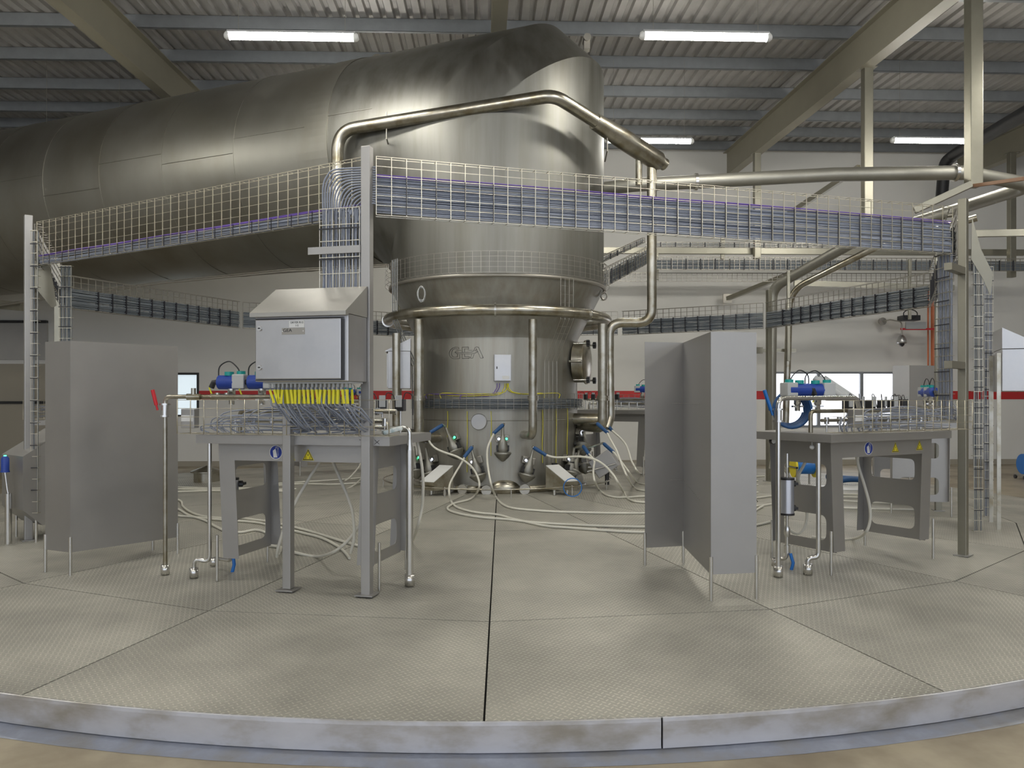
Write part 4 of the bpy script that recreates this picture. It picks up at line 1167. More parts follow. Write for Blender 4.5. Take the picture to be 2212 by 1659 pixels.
def filter_unit(px, ytop, ybot, y, foot, lab, blue_at):
    t = thing('inline_filter', lab, 'filter', (0, 0, 0), 0, 'inline filters under the tables')
    a = W(px, ytop, y); b = W(px, ybot, y)
    m = MB(); m.cyl(b+V((0, 0, 0.006)), a-V((0, 0, 0.006)), 0.054, 24); m.build('filter_body', M_['alu'], t)
    for q in (a, b):
        m = MB(); m.cyl(q-V((0, 0, 0.008)), q+V((0, 0, 0.008)), 0.058, 24); m.build('end_cap', M_['black'], t)
    h = (a-b).length
    for k in (0.15, 0.85):
        q = b+(a-b)*k; m = MB(); m.cyl(q+V((0.05, 0.03, 0)), q+V((0.075, 0.03, 0)), 0.025, 12); m.b2((q.x+0.03, q.y, q.z-0.01), (q.x+0.09, q.y+0.08, q.z+0.01)); m.build('clamp', M_['black'], t)
    m = MB(); m.tube([a, a+V((0, 0, 0.09))], 0.008, 8); m.tube([a+V((0, 0, 0.09)), a+V((0, 0, 0.20))], 0.015, 8); m.build('inlet', M_['bright'], t)
    g = G(*foot)
    m = MB(); m.tube([b, b-V((0, 0, 0.10))], 0.012, 8); m.tube([b-V((0, 0, 0.10)), b-V((0, 0, 0.12)), b-V((0, 0, 0.16)), b-V((0, 0, 0.18))], [0.018, 0.024, 0.024, 0.016], 8)
    m.tube(fil([b-V((0, 0, 0.18)), b-V((0, 0, 0.36)), V((g.x, g.y, b.z-0.37)), g], 0.05), 0.014, 10); m.build('outlet', M_['bright'], t)
    m = MB(); cup(m, g, 0.03, 0.06); m.build('foot_sleeve', M_['bright'], t)
    q = b-V((0, 0, 0.28)); m = MB(); m.cyl(q-V((0, 0, .03)), q+V((0, 0, .03)), 0.024, 10); vb = m.build('valve_body', M_['bright'], t)
    m = MB(); m.tube([q+V((0.02, -0.02, -0.03)), q+V((0.035, -0.04, -0.10)), q+V((0.02, -0.04, -0.16))], 0.013, 8); m.build('lever', M_['lblue'], vb)
filter_unit(1700, 1034, 1110, 6.42, (1675, 1222), 'aluminium filter cylinder hanging under the left end of the near right table', 0)
filter_unit(500, 1034, 1112, 6.32, (462, 1222), 'filter cylinder half hidden behind the left leg of the near left table', 0)
# gauge, white ball, reels and other small things at the right table
p = W(1668, 953, 6.62)
t = thing('pressure_gauge', 'small round pressure gauge on the left end of the near right table', 'gauge', p, math.radians(20))
m = MB(); m.cyl((0, 0.01, 0), (0, -0.018, 0), 0.024, 18); m.build('case', M_['black'], t)
m = MB(); m.cyl((0, -0.0185, 0), (0, -0.021, 0), 0.020, 18); m.build('dial', M_['white'], t)
p = W(1754, 966, 6.3)
t = thing('float_ball', 'small white ball hanging from the lip of the near right table', 'ball', p)
m = MB(); bmm = bmesh.new(); bmesh.ops.create_uvsphere(bmm, u_segments=14, v_segments=10, radius=0.018); bmm.verts.index_update()
m.add([v.co.copy() for v in bmm.verts], [[v.index for v in f.verts] for f in bmm.faces], None, True); bmm.free(); m.build('ball', M_['white'], t)
m = MB(); m.tube([(0, 0, 0.016), (0, 0, 0.05)], 0.004, 6); m.build('cord', M_['white'], t)
# coil of dark blue hose on the table
c = SM[1] @ V((-0.60, 0.42, TOP+0.02))
m = MB(); pts = []
for k in range(5*28):
    a = 2*math.pi*k/28; rr_ = 0.15-0.006*(k//28)
    pts.append(c+V((rr_*math.cos(a)*1.0, 0.02*(k/28)-0.05, 0.165+rr_*math.sin(a))))
m.tube(pts, 0.013, 8); tag(m.build('hose_coil', M_['blue']), 'coil of dark blue hose standing on the left end of the near right table', 'hose')
# leaning plastic tubes
for k in range(3):
    a = SM[1] @ V((0.52+k*0.065, 0.50, TOP+0.12)); b = a+V((-0.42, 0.22, 0.345))
    m = MB(); m.tube([a, b], 0.027, 14)
    tag(m.build('plastic_tube', M_['lgrey']), ['left', 'middle', 'right'][k]+' one of three pale grey tubes leaning over the near right table', 'tube', 'pale tubes leaning over the right table')
m = MB()
for a in (0.45, 0.72): m.b2((a-0.01, 0.42, TOP), (a+0.01, 0.58, TOP+0.105), SM[1])
m.b2((0.42, 0.47, TOP+0.085), (0.76, 0.53, TOP+0.095), SM[1])
tag(m.build('tube_rest', M_['panel']), 'small steel rest under the leaning pale tubes', 'rest')
# white printed boxes at the table ends
for (Mx, u, lab) in ((SM[0], -0.80, 'small terminal box with white cover in the left end of the near left basket'), (SM[1], -0.55, 'small terminal box with white cover in the left end of the near right basket')):
    t = child_thing('terminal_box', lab, 'box', Mx @ RT(u, -0.14, TOP+0.10), 'terminal boxes in the baskets')
    m = MB(); m.b2((-0.035, -0.03, -0.05), (0.075, 0.03, 0.09), None, 0.005); m.build('enclosure', M_['cab'], t)
    m = MB(); m.b2((-0.03, -0.034, 0.0), (0.07, -0.031, 0.045)); m.build('label_plate', M_['white'], t)
p = SM[0] @ V((0.70, 0.1, TOP+0.004))
m = MB(); m.b2((-0.07, -0.05, 0), (0.07, 0.05, 0.03), RT(p.x, p.y, p.z+0.02, 0.3, 0.0, -0.25), 0.012)
tag(m.build('printed_packet', M_['paper']), 'crumpled printed packet on the right corner of the near left table', 'packet')
# ---------------------------------------------------------------- couplings and motors around the vessel foot
def shellP(px, out, z):
    a = on_shell(px); return V((CEN.x+(RL+out)*math.cos(a), CEN.y+(RL+out)*math.sin(a), z))
def frameA(a, z, out=0.0):
    o = V((math.cos(a), math.sin(a), 0)); rt = V((-o.y, o.x, 0)); p = V((CEN.x, CEN.y, 0))+o*(RL+out)
    return Matrix(((rt.x, -o.x, 0, p.x), (rt.y, -o.y, 0, p.y), (0, 0, 1, z), (0, 0, 0, 1)))
def coupling(Mx, tilt, lab, leds='wg', tip=None):
    t = thing('hose_coupling', lab, 'coupling', (0, 0, 0), 0, 'hose couplings round the vessel foot')
    t.matrix_basis = Mx
    T = Matrix.Rotation(tilt, 4, 'Y')
    m = MB(); m.b2((-0.085, -0.06, -0.04), (0.085, 0, 0.05), T, 0.008); m.build('backing_box', M_['wire2'], t)
    m = MB(); m.tube([(0, -0.10, 0.16), (0, -0.10, 0.05), (0, -0.10, 0.03), (0, -0.09, -0.03), (0, -0.09, -0.12), (0, -0.09, -0.17)], [0.016, 0.018, 0.024, 0.045, 0.075, 0.05], 16, True, T)
    m.build('body', M_['steel'], t)
    m = MB(); m.lathe([(0.03, -0.15), (0.105, -0.165), (0.108, -0.18), (0.075, -0.225), (0.02, -0.275), (0.0001, -0.28)], 24, T @ Matrix.Translation((0, -0.10, 0))); m.build('drip_bowl', M_['steel'], t, autosmooth=40)
    m = MB(); m.b2((-0.078, -0.12, -0.15), (-0.062, -0.05, -0.08), T); m.b2((0.062, -0.12, -0.15), (0.078, -0.05, -0.08), T); m.b2((-0.07, -0.06, -0.20), (0.07, 0.0, -0.15), T); m.build('clamp_arm', M_['black'], t)
    for i, ch in enumerate(leds):
        if ch == '-': continue
        s = -1 if i == 0 else 1
        m = MB(); m.cyl(T @ V((s*0.048, -0.061, 0.0)), T @ V((s*0.048, -0.068, 0.0)), 0.023, 14); lo = m.build('lamp_bezel', M_['black'], t)
        m = MB(); m.cyl(T @ V((s*0.048, -0.0685, 0.0)), T @ V((s*0.048, -0.074, 0.0)), 0.016, 14); m.build('signal_lamp', M_['led_g' if ch == 'g' else 'led_w'], lo)
    return (Mx @ T) @ V((0, -0.10, 0.16))
def zpix(py, Y): return EYE-(py-HOR)/F*Y
hoses = []
def hose(pts, lab, r=0.0125, grip=None, group='white hoses from the vessel to the tables', start=None):
    """pts: list of Vectors; grip: (a, b)"""
    P = list(pts)
    if grip: P = [grip[1]]+P
    m = MB(); m.tube(cat(P, 7), r, 8)
    o = m.build('white_hose', M_['hose']); tag(o, lab, 'hose', group)
    if grip:
        a, b = grip
        m = MB(); g = [a, a+(b-a)*0.15, b+(b-a).normalized()*0.02]
        m.tube(g, [0.02, 0.024, 0.021], 10); m.build('grip', M_['blue'], o)
        if start is not None:
            m = MB(); m.tube([start, a+(a-b).normalized()*0.01, a+(b-a)*0.05], 0.013, 8); m.build('elbow', M_['bright'], o)
    return o
def c3(x, y): return (800+x/3.95, 850+y/3.95)
def c4(x, y): return (1180+x/7.215, 850+y/7.215)
def path(cr, air, floor, lift=0.014, Y0=9.75):
    """air: (x, y, depth) picture points above the floor; floor: points lying on the deck"""
    out = [W(*cr(x, y), d) for (x, y, d) in air]
    out += [G(*cr(x, y), up=lift) for (x, y) in floor]
    return out
# couplings: angle from picture column, height from picture row
def cpl(px, py, tilt, lab, leds='wg'):
    a = on_shell(px); Y = CEN.y+(RL+0.06)*math.sin(a)
    return coupling(frameA(a, zpix(py, Y)), tilt, lab, leds)
s1 = cpl(982, 948, -0.45, 'upper hose coupling left of the round blanking plate', '-g')
s2 = cpl(1085, 948, 0.0, 'upper middle hose coupling with white and green lights', 'wg')
s3 = cpl(1030, 996, -0.25, 'lower hose coupling between the two upper ones, white light', 'w-')
s4 = cpl(1139, 996, 0.25, 'lower hose coupling below the bent downpipe, white light', 'w-')
s5 = cpl(1246, 944, 0.5, 'upper right hose coupling beside the ladder tray', 'wg')
s6 = cpl(1222, 993, 0.3, 'lower right hose coupling above the blue cable coil', 'wg')
s7 = cpl(938, 994, -0.3, 'lower left hose coupling behind the grey motor cover', '-w')
s8 = cpl(912, 990, -0.3, 'leftmost hose coupling showing its green light', 'gg')
Cx = []
for k, (deg, z, tl_) in enumerate(((-14, 0.95, 0.6), (-30, 0.62, 0.6), (4, 0.62, 0.7))):
    Cx.append(coupling(frameA(math.radians(deg), z), tl_, ['upper hose coupling on the right flank of the vessel', 'lower hose coupling on the right flank of the vessel', 'rearmost hose coupling on the right flank'][k], 'w-'))
g = lambda cr, x, y, d: W(*cr(x, y), d)
hose(path(c3, [(498, 370, 9.85), (510, 420, 9.85), (560, 470, 9.8), (640, 505, 9.75), (740, 540, 9.7), (830, 595, 9.65), (890, 660, 9.6), (925, 740, 9.5), (928, 800, 9.42)],
     [(895, 868), (840, 905), (740, 930), (690, 950), (660, 975), (680, 1000), (780, 1030), (960, 1058), (1180, 1075), (1400, 1100), (1700, 1118), (2212, 1137), (2700, 1130), (3150, 1060), (3350, 960)]),
     'white hose looping left of centre then crossing the deck, second nearest line', grip=(g(c3, 618, 268, 9.9), g(c3, 522, 325, 9.85)), start=s1)
hose(path(c3, [(780, 590, 9.75), (720, 690, 9.65), (680, 770, 9.55), (672, 850, 9.35)],
     [(690, 920), (740, 970), (850, 1005), (960, 1022), (1090, 1035), (1200, 1065), (1350, 1100), (1500, 1130), (1700, 1145), (2212, 1180), (2700, 1180), (3300, 1120), (3600, 1020)]),
     'white hose from lower left coupling, nearest line crossing the deck', grip=(g(c3, 870, 455, 9.85), g(c3, 808, 535, 9.8)), start=s3)
hose(path(c3, [(1030, 390, 9.75), (1000, 470, 9.7), (997, 560, 9.65), (1010, 670, 9.55), (1035, 790, 9.42)],
     [(1070, 880), (1130, 945), (1230, 980), (1450, 1000), (1700, 1012), (2212, 1022), (2700, 1010), (3300, 960), (3700, 900)]),
     'white hose from the upper middle coupling, running straight right across the deck', grip=(g(c3, 1135, 265, 9.82), g(c3, 1062, 332, 9.78)), start=s2)
hose(path(c3, [(1560, 542, 9.7), (1650, 545, 9.65), (1750, 538, 9.6), (1850, 545, 9.5), (1930, 570, 9.45), (2000, 615, 9.4), (2070, 690, 9.35), (2120, 770, 9.3)],
     [(2160, 835), (2212, 905), (2360, 930), (2700, 930), (3200, 900), (3600, 850)]),
     'white hose arching over the right motor cover', grip=(g(c3, 1392, 460, 9.75), g(c3, 1488, 520, 9.72)), start=s4)
hose(path(c4, [(1000, 720, 9.9), (1090, 880, 9.8), (1150, 1030, 9.7), (1200, 1160, 9.6), (1270, 1310, 9.5)], [(1350, 1440), (1443, 1500), (1700, 1520), (2200, 1500), (3300, 1420)]),
     'white hose falling from the high coupling beside the right downpipe', grip=(g(c4, 790, 465, 10.1), g(c4, 940, 600, 10.0)), start=Cx[0])
hose(path(c4, [(1060, 610, 10.4), (1160, 700, 10.3), (1240, 800, 10.2), (1290, 920, 10.15), (1320, 1030, 10.1), (1370, 1130, 10.05), (1420, 1210, 10.0)], [(1480, 1250), (1700, 1280), (2600, 1300), (3400, 1290)]),
     'rearmost white hose curving down right of the downpipe', grip=(g(c4, 930, 470, 10.5), g(c4, 1010, 560, 10.45)))
hose(path(c4, [(1060, 930, 9.95), (1130, 1010, 9.9), (1220, 1130, 9.8), (1320, 1270, 9.75)], [(1400, 1370), (1500, 1410), (1900, 1420), (3300, 1360)]),
     'white hose from the low right coupling near the tilted grey box', grip=(g(c4, 895, 780, 10.1), g(c4, 1030, 900, 10.0)), start=Cx[1])
hose(path(c4, [(700, 980, 9.7), (750, 1050, 9.6), (740, 1150, 9.55), (735, 1260, 9.5), (760, 1380, 9.4)], [(820, 1490), (920, 1575), (1080, 1615), (1300, 1615), (1600, 1600), (2400, 1600), (3300, 1540)]),
     'white hose hanging straight then turning right at the foot rail', grip=(g(c4, 575, 820, 9.9), g(c4, 660, 940, 9.8)), start=s6)
def c2(x, y): return (380+x/3.95, 780+y/3.95)
fl = lambda pts: [G(*c2(x, y), up=0.014) for x, y in pts]
GR2 = 'white hoses under the near left table'
hose(fl([(-700, 1120), (-300, 1130), (10, 1180), (60, 1240), (130, 1290), (240, 1325), (400, 1340), (560, 1340), (680, 1355), (800, 1370), (930, 1400), (1100, 1440), (1300, 1500), (1500, 1560), (1700, 1610)]),
     'long white hose on the deck under the near left table, topmost line', group=GR2)
hose(fl([(-600, 1180), (-200, 1200), (10, 1260), (100, 1310), (250, 1360), (340, 1410), (430, 1450), (560, 1460), (680, 1440), (780, 1470), (850, 1540), (893, 1600)])+[W(602, 1195, 6.3)],
     'white hose on the deck ending at the hanging hose below the left sign', group=GR2)
hose(fl([(10, 1320), (150, 1330), (330, 1350), (650, 1372), (800, 1400), (930, 1430), (1100, 1470), (1250, 1510), (1380, 1580), (1440, 1630), (1480, 1680)]),
     'white hose on the deck, lower of the two long lines under the left table', group=GR2)
hose([W(757, 1195, 6.2), W(765, 1160, 6.18), W(762, 1109, 6.18), W(752, 1076, 6.2), W(734, 1033, 6.22), W(717, 990, 6.25), W(714, 950, 6.28)],
     'white hose hanging from the middle of the near left table, right one', group=GR2)
hose([W(598, 1203, 6.3), W(602, 1180, 6.25), W(618, 1129, 6.2), W(643, 1076, 6.2), W(666, 1036, 6.22), W(694, 990, 6.25), W(700, 950, 6.28)],
     'white hose hanging from the middle of the near left table, slanting left', group=GR2)
hose([G(570, 1178, up=0.014), G(595, 1180, up=0.014), G(620, 1187, up=0.014), G(643, 1195, up=0.014), G(684, 1202, up=0.014), W(717, 1194, 6.25), W(745, 1174, 6.25), W(767, 1148, 6.25), W(790, 1106, 6.3), W(799, 1060, 6.35), W(800, 950, 6.4)],
     'white hose rising from the deck up to the right leg of the near left table', group=GR2)
hose([W(897, 936, 6.3), W(899, 946, 6.3), W(906, 977, 6.3), W(912, 1014, 6.3), W(914, 1052, 6.3), W(911, 1098, 6.35), W(901, 1141, 6.4), G(890, 1172, up=0.014)],
     'white hose hanging down right of the thick pipe, near left table', group=GR2)
GR3 = 'white hoses at the rear tables'
for k, pts in enumerate(([(583, 1046), (640, 1042), (700, 1038), (760, 1034), (800, 1030)], [(583, 1050), (650, 1045), (720, 1046), (790, 1042)], [(383, 1052), (430, 1054), (520, 1055), (583, 1052)], [(383, 1056), (480, 1058), (560, 1058), (640, 1056)], [(383, 1062), (460, 1060), (560, 1062), (620, 1061)])):
    hose([G(x, y, up=0.014) for x, y in pts], 'white hose lying far behind the near left table, '+['highest line', 'second line', 'third line', 'fourth line', 'nearest line'][k], r=0.012, group=GR3)
hose([W(640, 1046, 12.1), W(690, 1051, 12.05), W(714, 1051, 12.0), W(747, 1038, 12.2), W(772, 1013, 12.6), W(783, 992, 13)], 'white hose rising in an arc behind the left table, upper arc', r=0.013, group=GR3)
hose([W(583, 1058, 11.0), W(620, 1061, 10.9), W(658, 1071, 10.8), W(697, 1072, 10.7), W(734, 1063, 10.8), W(765, 1048, 11.2), W(786, 1028, 11.8)], 'white hose rising in an arc behind the left table, lower arc', r=0.013, group=GR3)
GR4 = 'white hoses under the near right table'
def c5(x, y): return (1620+x/3.74, 780+y/3.74)
hose([W(*c5(860, 760), 7.0), W(*c5(880, 860), 7.0), W(*c5(930, 1020), 7.0), W(*c5(965, 1160), 7.0), W(*c5(970, 1290), 7.0), W(*c5(930, 1390), 7.0)]+[G(*c5(840, 1435), up=.014), G(*c5(700, 1442), up=.014), G(*c5(500, 1420), up=.014)],
     'white hose looping down to the deck beside the right table signs', group=GR4)
hose([W(*c5(470, 770), 6.9), W(*c5(430, 850), 6.9), W(*c5(390, 950), 6.9), W(*c5(440, 1110), 7.0), W(*c5(460, 1240), 7.0), W(*c5(440, 1340), 7.0), W(*c5(390, 1392), 7.0), W(*c5(330, 1370), 7.0), W(*c5(260, 1290), 7.1)], 'white hose hanging behind the filter cylinder', group=GR4)
hose([W(*c5(165, 870), 6.9), W(*c5(180, 790), 6.9), W(*c5(215, 770), 6.9), W(*c5(270, 860), 7.0), W(*c5(320, 940), 7.1)], 'white hose bow at the left leg of the near right table', group=GR4)
for k, (y0, y1) in enumerate(((1072, 1085), (1095, 1110), (1120, 1155), (1180, 1200))):
    hose([G(*c5(x, y0+(y1-y0)*i/3), up=0.014) for i, x in enumerate((640, 800, 1000, 1360))], 'white hose lying on the deck behind the near right table, '+['farthest', 'second', 'third', 'nearest'][k]+' line', group=GR4)
# foot rail round the vessel
t = thing('foot_rail', 'low thin steel rail on short feet circling the vessel foot', 'rail', (CEN.x, CEN.y, 0))
R_ = 1.56; zr = dz(CEN.x, CEN.y-R_)
m = MB(); m.tube([(R_*math.cos(a), R_*math.sin(a), zr+0.11) for a in [2*math.pi*i/80 for i in range(80)]], 0.010, 8, closed=True); m.build('rail_ring', M_['pipe'], t)
for i in range(12):
    a = math.radians(-90+18+i*30-11)
    m = MB(); m.tube([(R_*math.cos(a), R_*math.sin(a), zr), (R_*math.cos(a), R_*math.sin(a), zr+0.13)], 0.008, 8); m.build('foot', M_['bright'], t)
# motor covers with pale lids
def motor(px, out, side, lab):
    a = on_shell(px); Mx = frameA(a, 0, 0.02)
    t = thing('motor_cover', lab, 'cover', (0, 0, 0), 0, 'motor covers at the vessel foot'); t.matrix_basis = Mx
    z0 = 0.31
    w = 0.10; s = side*0.085
    lo = [(-w+s, -0.41, z0+0.10), (w+s, -0.41, z0+0.10), (w-s*0.4, -0.17, z0+0.29), (-w-s*0.4, -0.17, z0+0.29)]
    bt = [(p[0], p[1]*0.98+0.0, z0) for p in lo]
    m = MB(); m.add(lo+bt, [(0, 1, 2, 3), (7, 6, 5, 4), (0, 4, 5, 1), (1, 5, 6, 2), (2, 6, 7, 3), (3, 7, 4, 0)]); m.build('housing', M_['pipe'], t)
    m = MB(); up = 0.006
    m.add([(p[0]*1.02, p[1], p[2]+0.002) for p in lo]+[(p[0]*1.02, p[1]*1.01, p[2]+0.002+up) for p in lo], [(0, 1, 2, 3), (7, 6, 5, 4), (0, 4, 5, 1), (1, 5, 6, 2), (2, 6, 7, 3), (3, 7, 4, 0)]); m.build('lid', M_['white'], t)
    m = MB()
    for u in (-0.1, 0.1): m.cyl((u, -0.3, z0-0.06), (u, -0.3, z0), 0.02, 8)
    m.build('foot', M_['bright'], t)
motor(978, 0, -1, 'grey motor cover with pale sloping lid at the left vessel foot')
motor(1178, 0, 1, 'grey motor cover with pale sloping lid at the right vessel foot, beside blue coil')
c = V((CEN.x+0.93, CEN.y-1.17-0.25, 0)); c.z = dz(c.x, c.y)
m = MB(); m.tube([c+V((0.11*math.cos(k*0.35), -0.02+0.004*math.sin(k), 0.13+0.11*math.sin(k*0.35))) for k in range(72)], 0.006, 6); 
tag(m.build('blue_cable_coil', M_['lblue']), 'coil of bright blue cable in front of the right motor cover', 'cable')
# tilted grey boxes and pipework on the right flank
Mx = frameA(math.radians(-12), 0.42, 0.42)
t = thing('drive_box', 'tilted plain grey box with struts at the right flank of the vessel', 'box', (0, 0, 0)); t.matrix_basis = Mx
m = MB(); m.b2((-0.16, -0.2, 0.0), (0.10, 0.12, 0.26), RT(0, 0, 0.02, ry=0.0, rx=-0.6), 0.01); m.build('housing', M_['panel'], t)
for k in range(5):
    m = MB(); u = -0.22+k*0.07; m.tube([(u, 0.25, 0.05+0.05*k), (u+0.05, -0.12, 0.16-0.03*k)], 0.012, 8); m.build('strut', M_['bright'], t)
m = MB(); m.cyl((-0.1, 0.0, -0.13), (-0.1, 0.0, 0.05), 0.03, 8); m.build('foot', M_['black'], t)
for k, deg in enumerate((-52, -36)):
    a = math.radians(deg); Mx = frameA(a, 0.40)
    t = thing('sampling_valve', ['left', 'right'][k]+' polished valve cluster low on the right flank of the vessel', 'valve', (0, 0, 0)); t.matrix_basis = Mx
    m = MB(); m.cyl((0, 0.02, 0), (0, -0.22, 0), 0.035, 12); m.cyl((0, -0.10, -0.08), (0, -0.10, 0.16), 0.022, 10); m.build('body', M_['bright'], t)
    m = MB(); m.cyl((0, -0.20, 0), (0, -0.24, 0), 0.06, 14); m.build('wheel', M_['cab'], t)
    m = MB(); m.cyl((0, -0.10, 0.16), (0, -0.10, 0.22), 0.04, 10); m.build('actuator', M_['black'], t)
# wide nozzle at the right
Mx = frameA(math.radians(-20), zpix(905, 10.8))
t = thing('side_nozzle', 'wide steel nozzle sticking out right of the vessel behind the downpipe', 'nozzle', (0, 0, 0)); t.matrix_basis = Mx
m = MB(); m.cyl((0, 0.1, 0), (0, -0.42, 0), 0.078, 24); m.cyl((0, -0.40, 0), (0, -0.43, 0), 0.10, 24); m.build('nozzle_pipe', M_['pipe'], t)
# ---------------------------------------------------------------- trays on the vessel
def ring_basket(R, z0, z1, rows, step_deg, lab, mm='wire2', r=0.0022, a0=-180, a1=180):
    m = MB(); full = (a1-a0) >= 360; n = 72
    for i in range(rows+1):
        z = z0+(z1-z0)*i/rows
        if full: m.tube([(R*math.cos(2*math.pi*k/n), R*math.sin(2*math.pi*k/n), z) for k in range(n)], r, 4, False, smooth=False, closed=True)
        else: m.tube([(R*math.cos(math.radians(a0+(a1-a0)*k/n)), R*math.sin(math.radians(a0+(a1-a0)*k/n)), z) for k in range(n+1)], r, 4, False, smooth=False)
    k = int((a1-a0)/step_deg)
    for i in range(k):
        a = math.radians(a0+step_deg*i); c, s = math.cos(a), math.sin(a)
        m.tube([((R-0.05)*c, (R-0.05)*s, z0), (R*c, R*s, z0), (R*c, R*s, z1), ((R-0.05)*c, (R-0.05)*s, z1)], r, 4, False, smooth=False)
    return tag(m.build('ring_tray', M_[mm], None, loc=(CEN.x, CEN.y, 0)), lab, 'cable tray', 'ring trays on the vessel')
ring_basket(RU+0.075, 2.95, 3.20, 4, 3.8, 'wire tray ring round the upper shell just above the cone')
ring_basket(RL+0.085, 1.30, 1.50, 3, 4.8, 'wire tray ring round the lower shell below the junction box')
m = MB(); rd = random.Random(4)
for i in range(22):
    z = 1.31+0.125*i/22; R = RL+0.035+rd.random()*0.035; n = 60; ph = rd.random()*6
    m.tube([(R*math.cos(2*math.pi*k/n), R*math.sin(2*math.pi*k/n), z+0.008*math.sin(k*0.35+ph)) for k in range(n)], 0.005, 4, False, closed=True)
tag(m.build('cable_bundle', M_['cabled'], None, loc=(CEN.x, CEN.y, 0)), 'slate cables lying in the ring tray of the lower shell', 'cables', None, 'stuff')
def ladder(pts, w, lab, step=0.1, mm='wire2', cab_n=0):
    """open wire ladder along points, width across the shell"""
    m = MB()
    P = [V(p) for p in pts]
    out = []
    for i, p in enumerate(P):
        o = (p-CEN); o.z = 0; o.normalize(); rt = V((-o.y, o.x, 0)); out.append((p, rt))
    for s in (-1, -0.33, 0.33, 1): m.tube([p+rt*(s*w/2) for p, rt in out], 0.0028, 4, False, smooth=False)
    acc = 0
    for i in range(len(out)-1):
        d = (out[i+1][0]-out[i][0]).length; k = max(1, int(d/step))
        for j in range(k):
            p = out[i][0].lerp(out[i+1][0], j/k); rt = out[i][1]; m.tube([p-rt*w/2, p+rt*w/2], 0.0028, 4, False, smooth=False)
    o = tag(m.build('ladder_tray', M_[mm]), lab, 'cable tray', 'ladder trays down the vessel')
    if cab_n:
        m = MB()
        for q in range(cab_n):
            s = -0.8+1.6*q/max(1, cab_n-1); m.tube([p+rt*(s*w/2)-(p-CEN).normalized()*0.0+V((0, 0.006, 0)) for p, rt in out], 0.006, 4, False)
        c = m.build('cable_bundle', M_['cabled']); tag(c, 'slate cables tied to the '+lab[:46].rstrip(), 'cables', None, 'stuff')
def SP(px, py, R):
    a = on_shell(px, R); return V((CEN.x+R*math.cos(a), CEN.y+R*math.sin(a), zpix(py, CEN.y+R*math.sin(a))))
ladder([SP(1225, 600, 1.53), SP(1225, 690, 1.50), SP(1190, 780, RL+0.06), SP(1190, 1010, RL+0.05)], 0.20, 'wire ladder tray stepping down the vessel right of the downpipe')
ladder([SP(853, 560, 1.56), SP(853, 690, 1.54), SP(895, 790, RL+0.16), SP(895, 940, RL+0.12)], 0.16, 'wire ladder tray stepping down the left flank of the vessel', cab_n=3)
# coiled leads
for k, (px, py) in enumerate(((911, 636), (1303, 578), (1304, 640))):
    if k == 0: c = SP(px, py, 1.47)
    else: c = W(px, py, 10.9)
    m = MB(); m.tube([c+V(((0.045+0.006*math.sin(q*0.17))*math.cos(q*0.4)*(1 if k == 0 else 0.9), -0.02-0.0004*q, (0.09+0.012*math.sin(q*0.13))*math.sin(q*0.4)*(1 if k == 0 else 0.55))) for q in range(110)], 0.0055, 5)
    m.tube([c+V((-0.04, -0.01, -0.05)), c+V((0.0, 0.02, -0.06))], 0.004, 4)
    tag(m.build('lead_coil', M_['lgrey' if k == 0 else 'wire2']), ['pale coil of spare lead hung on the cone, left side', 'upper coil of spare lead at the right edge of the vessel', 'lower coil of spare lead at the right edge of the vessel'][k], 'cable')
# small hooded cabinet left of the vessel
c = W(843, 840, 10.3)
t = thing('hooded_box', 'small hooded stainless box beside the left downpipe of the vessel', 'cabinet', c, math.radians(-84))
m = MB(); m.b2((-0.19, -0.02, 0), (0.19, 0.26, 0.47), None, 0.006); m.build('body', M_['cab'], t)
m = MB(); hs = [(-0.05, 0.46), (-0.05, 0.475), (0.26, 0.63), (0.26, 0.471), (0.0, 0.471)]
m.add([(-0.2, a, b) for a, b in hs]+[(0.2, a, b) for a, b in hs], [tuple(range(5)), tuple(range(5, 10))[::-1]]+[(i, (i+1) % 5, 5+(i+1) % 5, 5+i) for i in range(5)]); m.build('hood', M_['cab'], t)
m = MB(); m.b2((-0.18, -0.035, 0.02), (0.17, -0.021, 0.44), None, 0.003); m.build('door', M_['cab'], t)
for k in range(6):
    m = MB(); m.tube(cat([(-0.14+k*0.05, 0.1, -0.001), (-0.14+k*0.05, 0.1, -0.08), (-0.05+k*0.05, 0.12, -0.2), (0.15+k*0.012, 0.16, -0.28)], 5), 0.006, 5)
    o = m.build('lead', M_[['orange', 'cabled', 'redp', 'cabled', 'cabled', 'cabled'][k]], t)
# ---------------------------------------------------------------- big looped pipes on the right, rack and wall trays
lp = thing('looped_pipe', 'thick insulated pipe running right from the vessel and looping back at the edge', 'pipe', (0, 0, 0))
m = MB(); m.tube(fil([W(1270, 412, 11.3), W(1365, 400, 11.0), W(1500, 393, 11.0), W(1800, 377, 10.8), W(2085, 373, 10.6), W(2230, 400, 10.9), W(2075, 450, 12.4), W(1850, 520, 13.4), W(1668, 622, 14.8), W(1664, 930, 14.8)], 0.32, 8), 0.092, 16); m.build('pipe_run', M_['lag'], lp)
for q in (W(1503, 393, 11.0), W(2063, 373, 10.6)):
    m = MB(); m.tube([q-V((0.02, 0, 0)), q+V((0.02, 0, 0))], 0.115, 16); m.build('flange', M_['bright'], lp)
lp2 = thing('slanting_pipe', 'second slim pipe slanting down left and dropping along the white wall', 'pipe', (0, 0, 0))
m = MB(); m.tube(fil([W(2110, 470, 13.4), W(1900, 530, 14.2), W(1706, 628, 15.2), W(1697, 920, 15.2)], 0.5, 8), 0.062, 14); m.build('pipe_run', M_['pipe'], lp2)
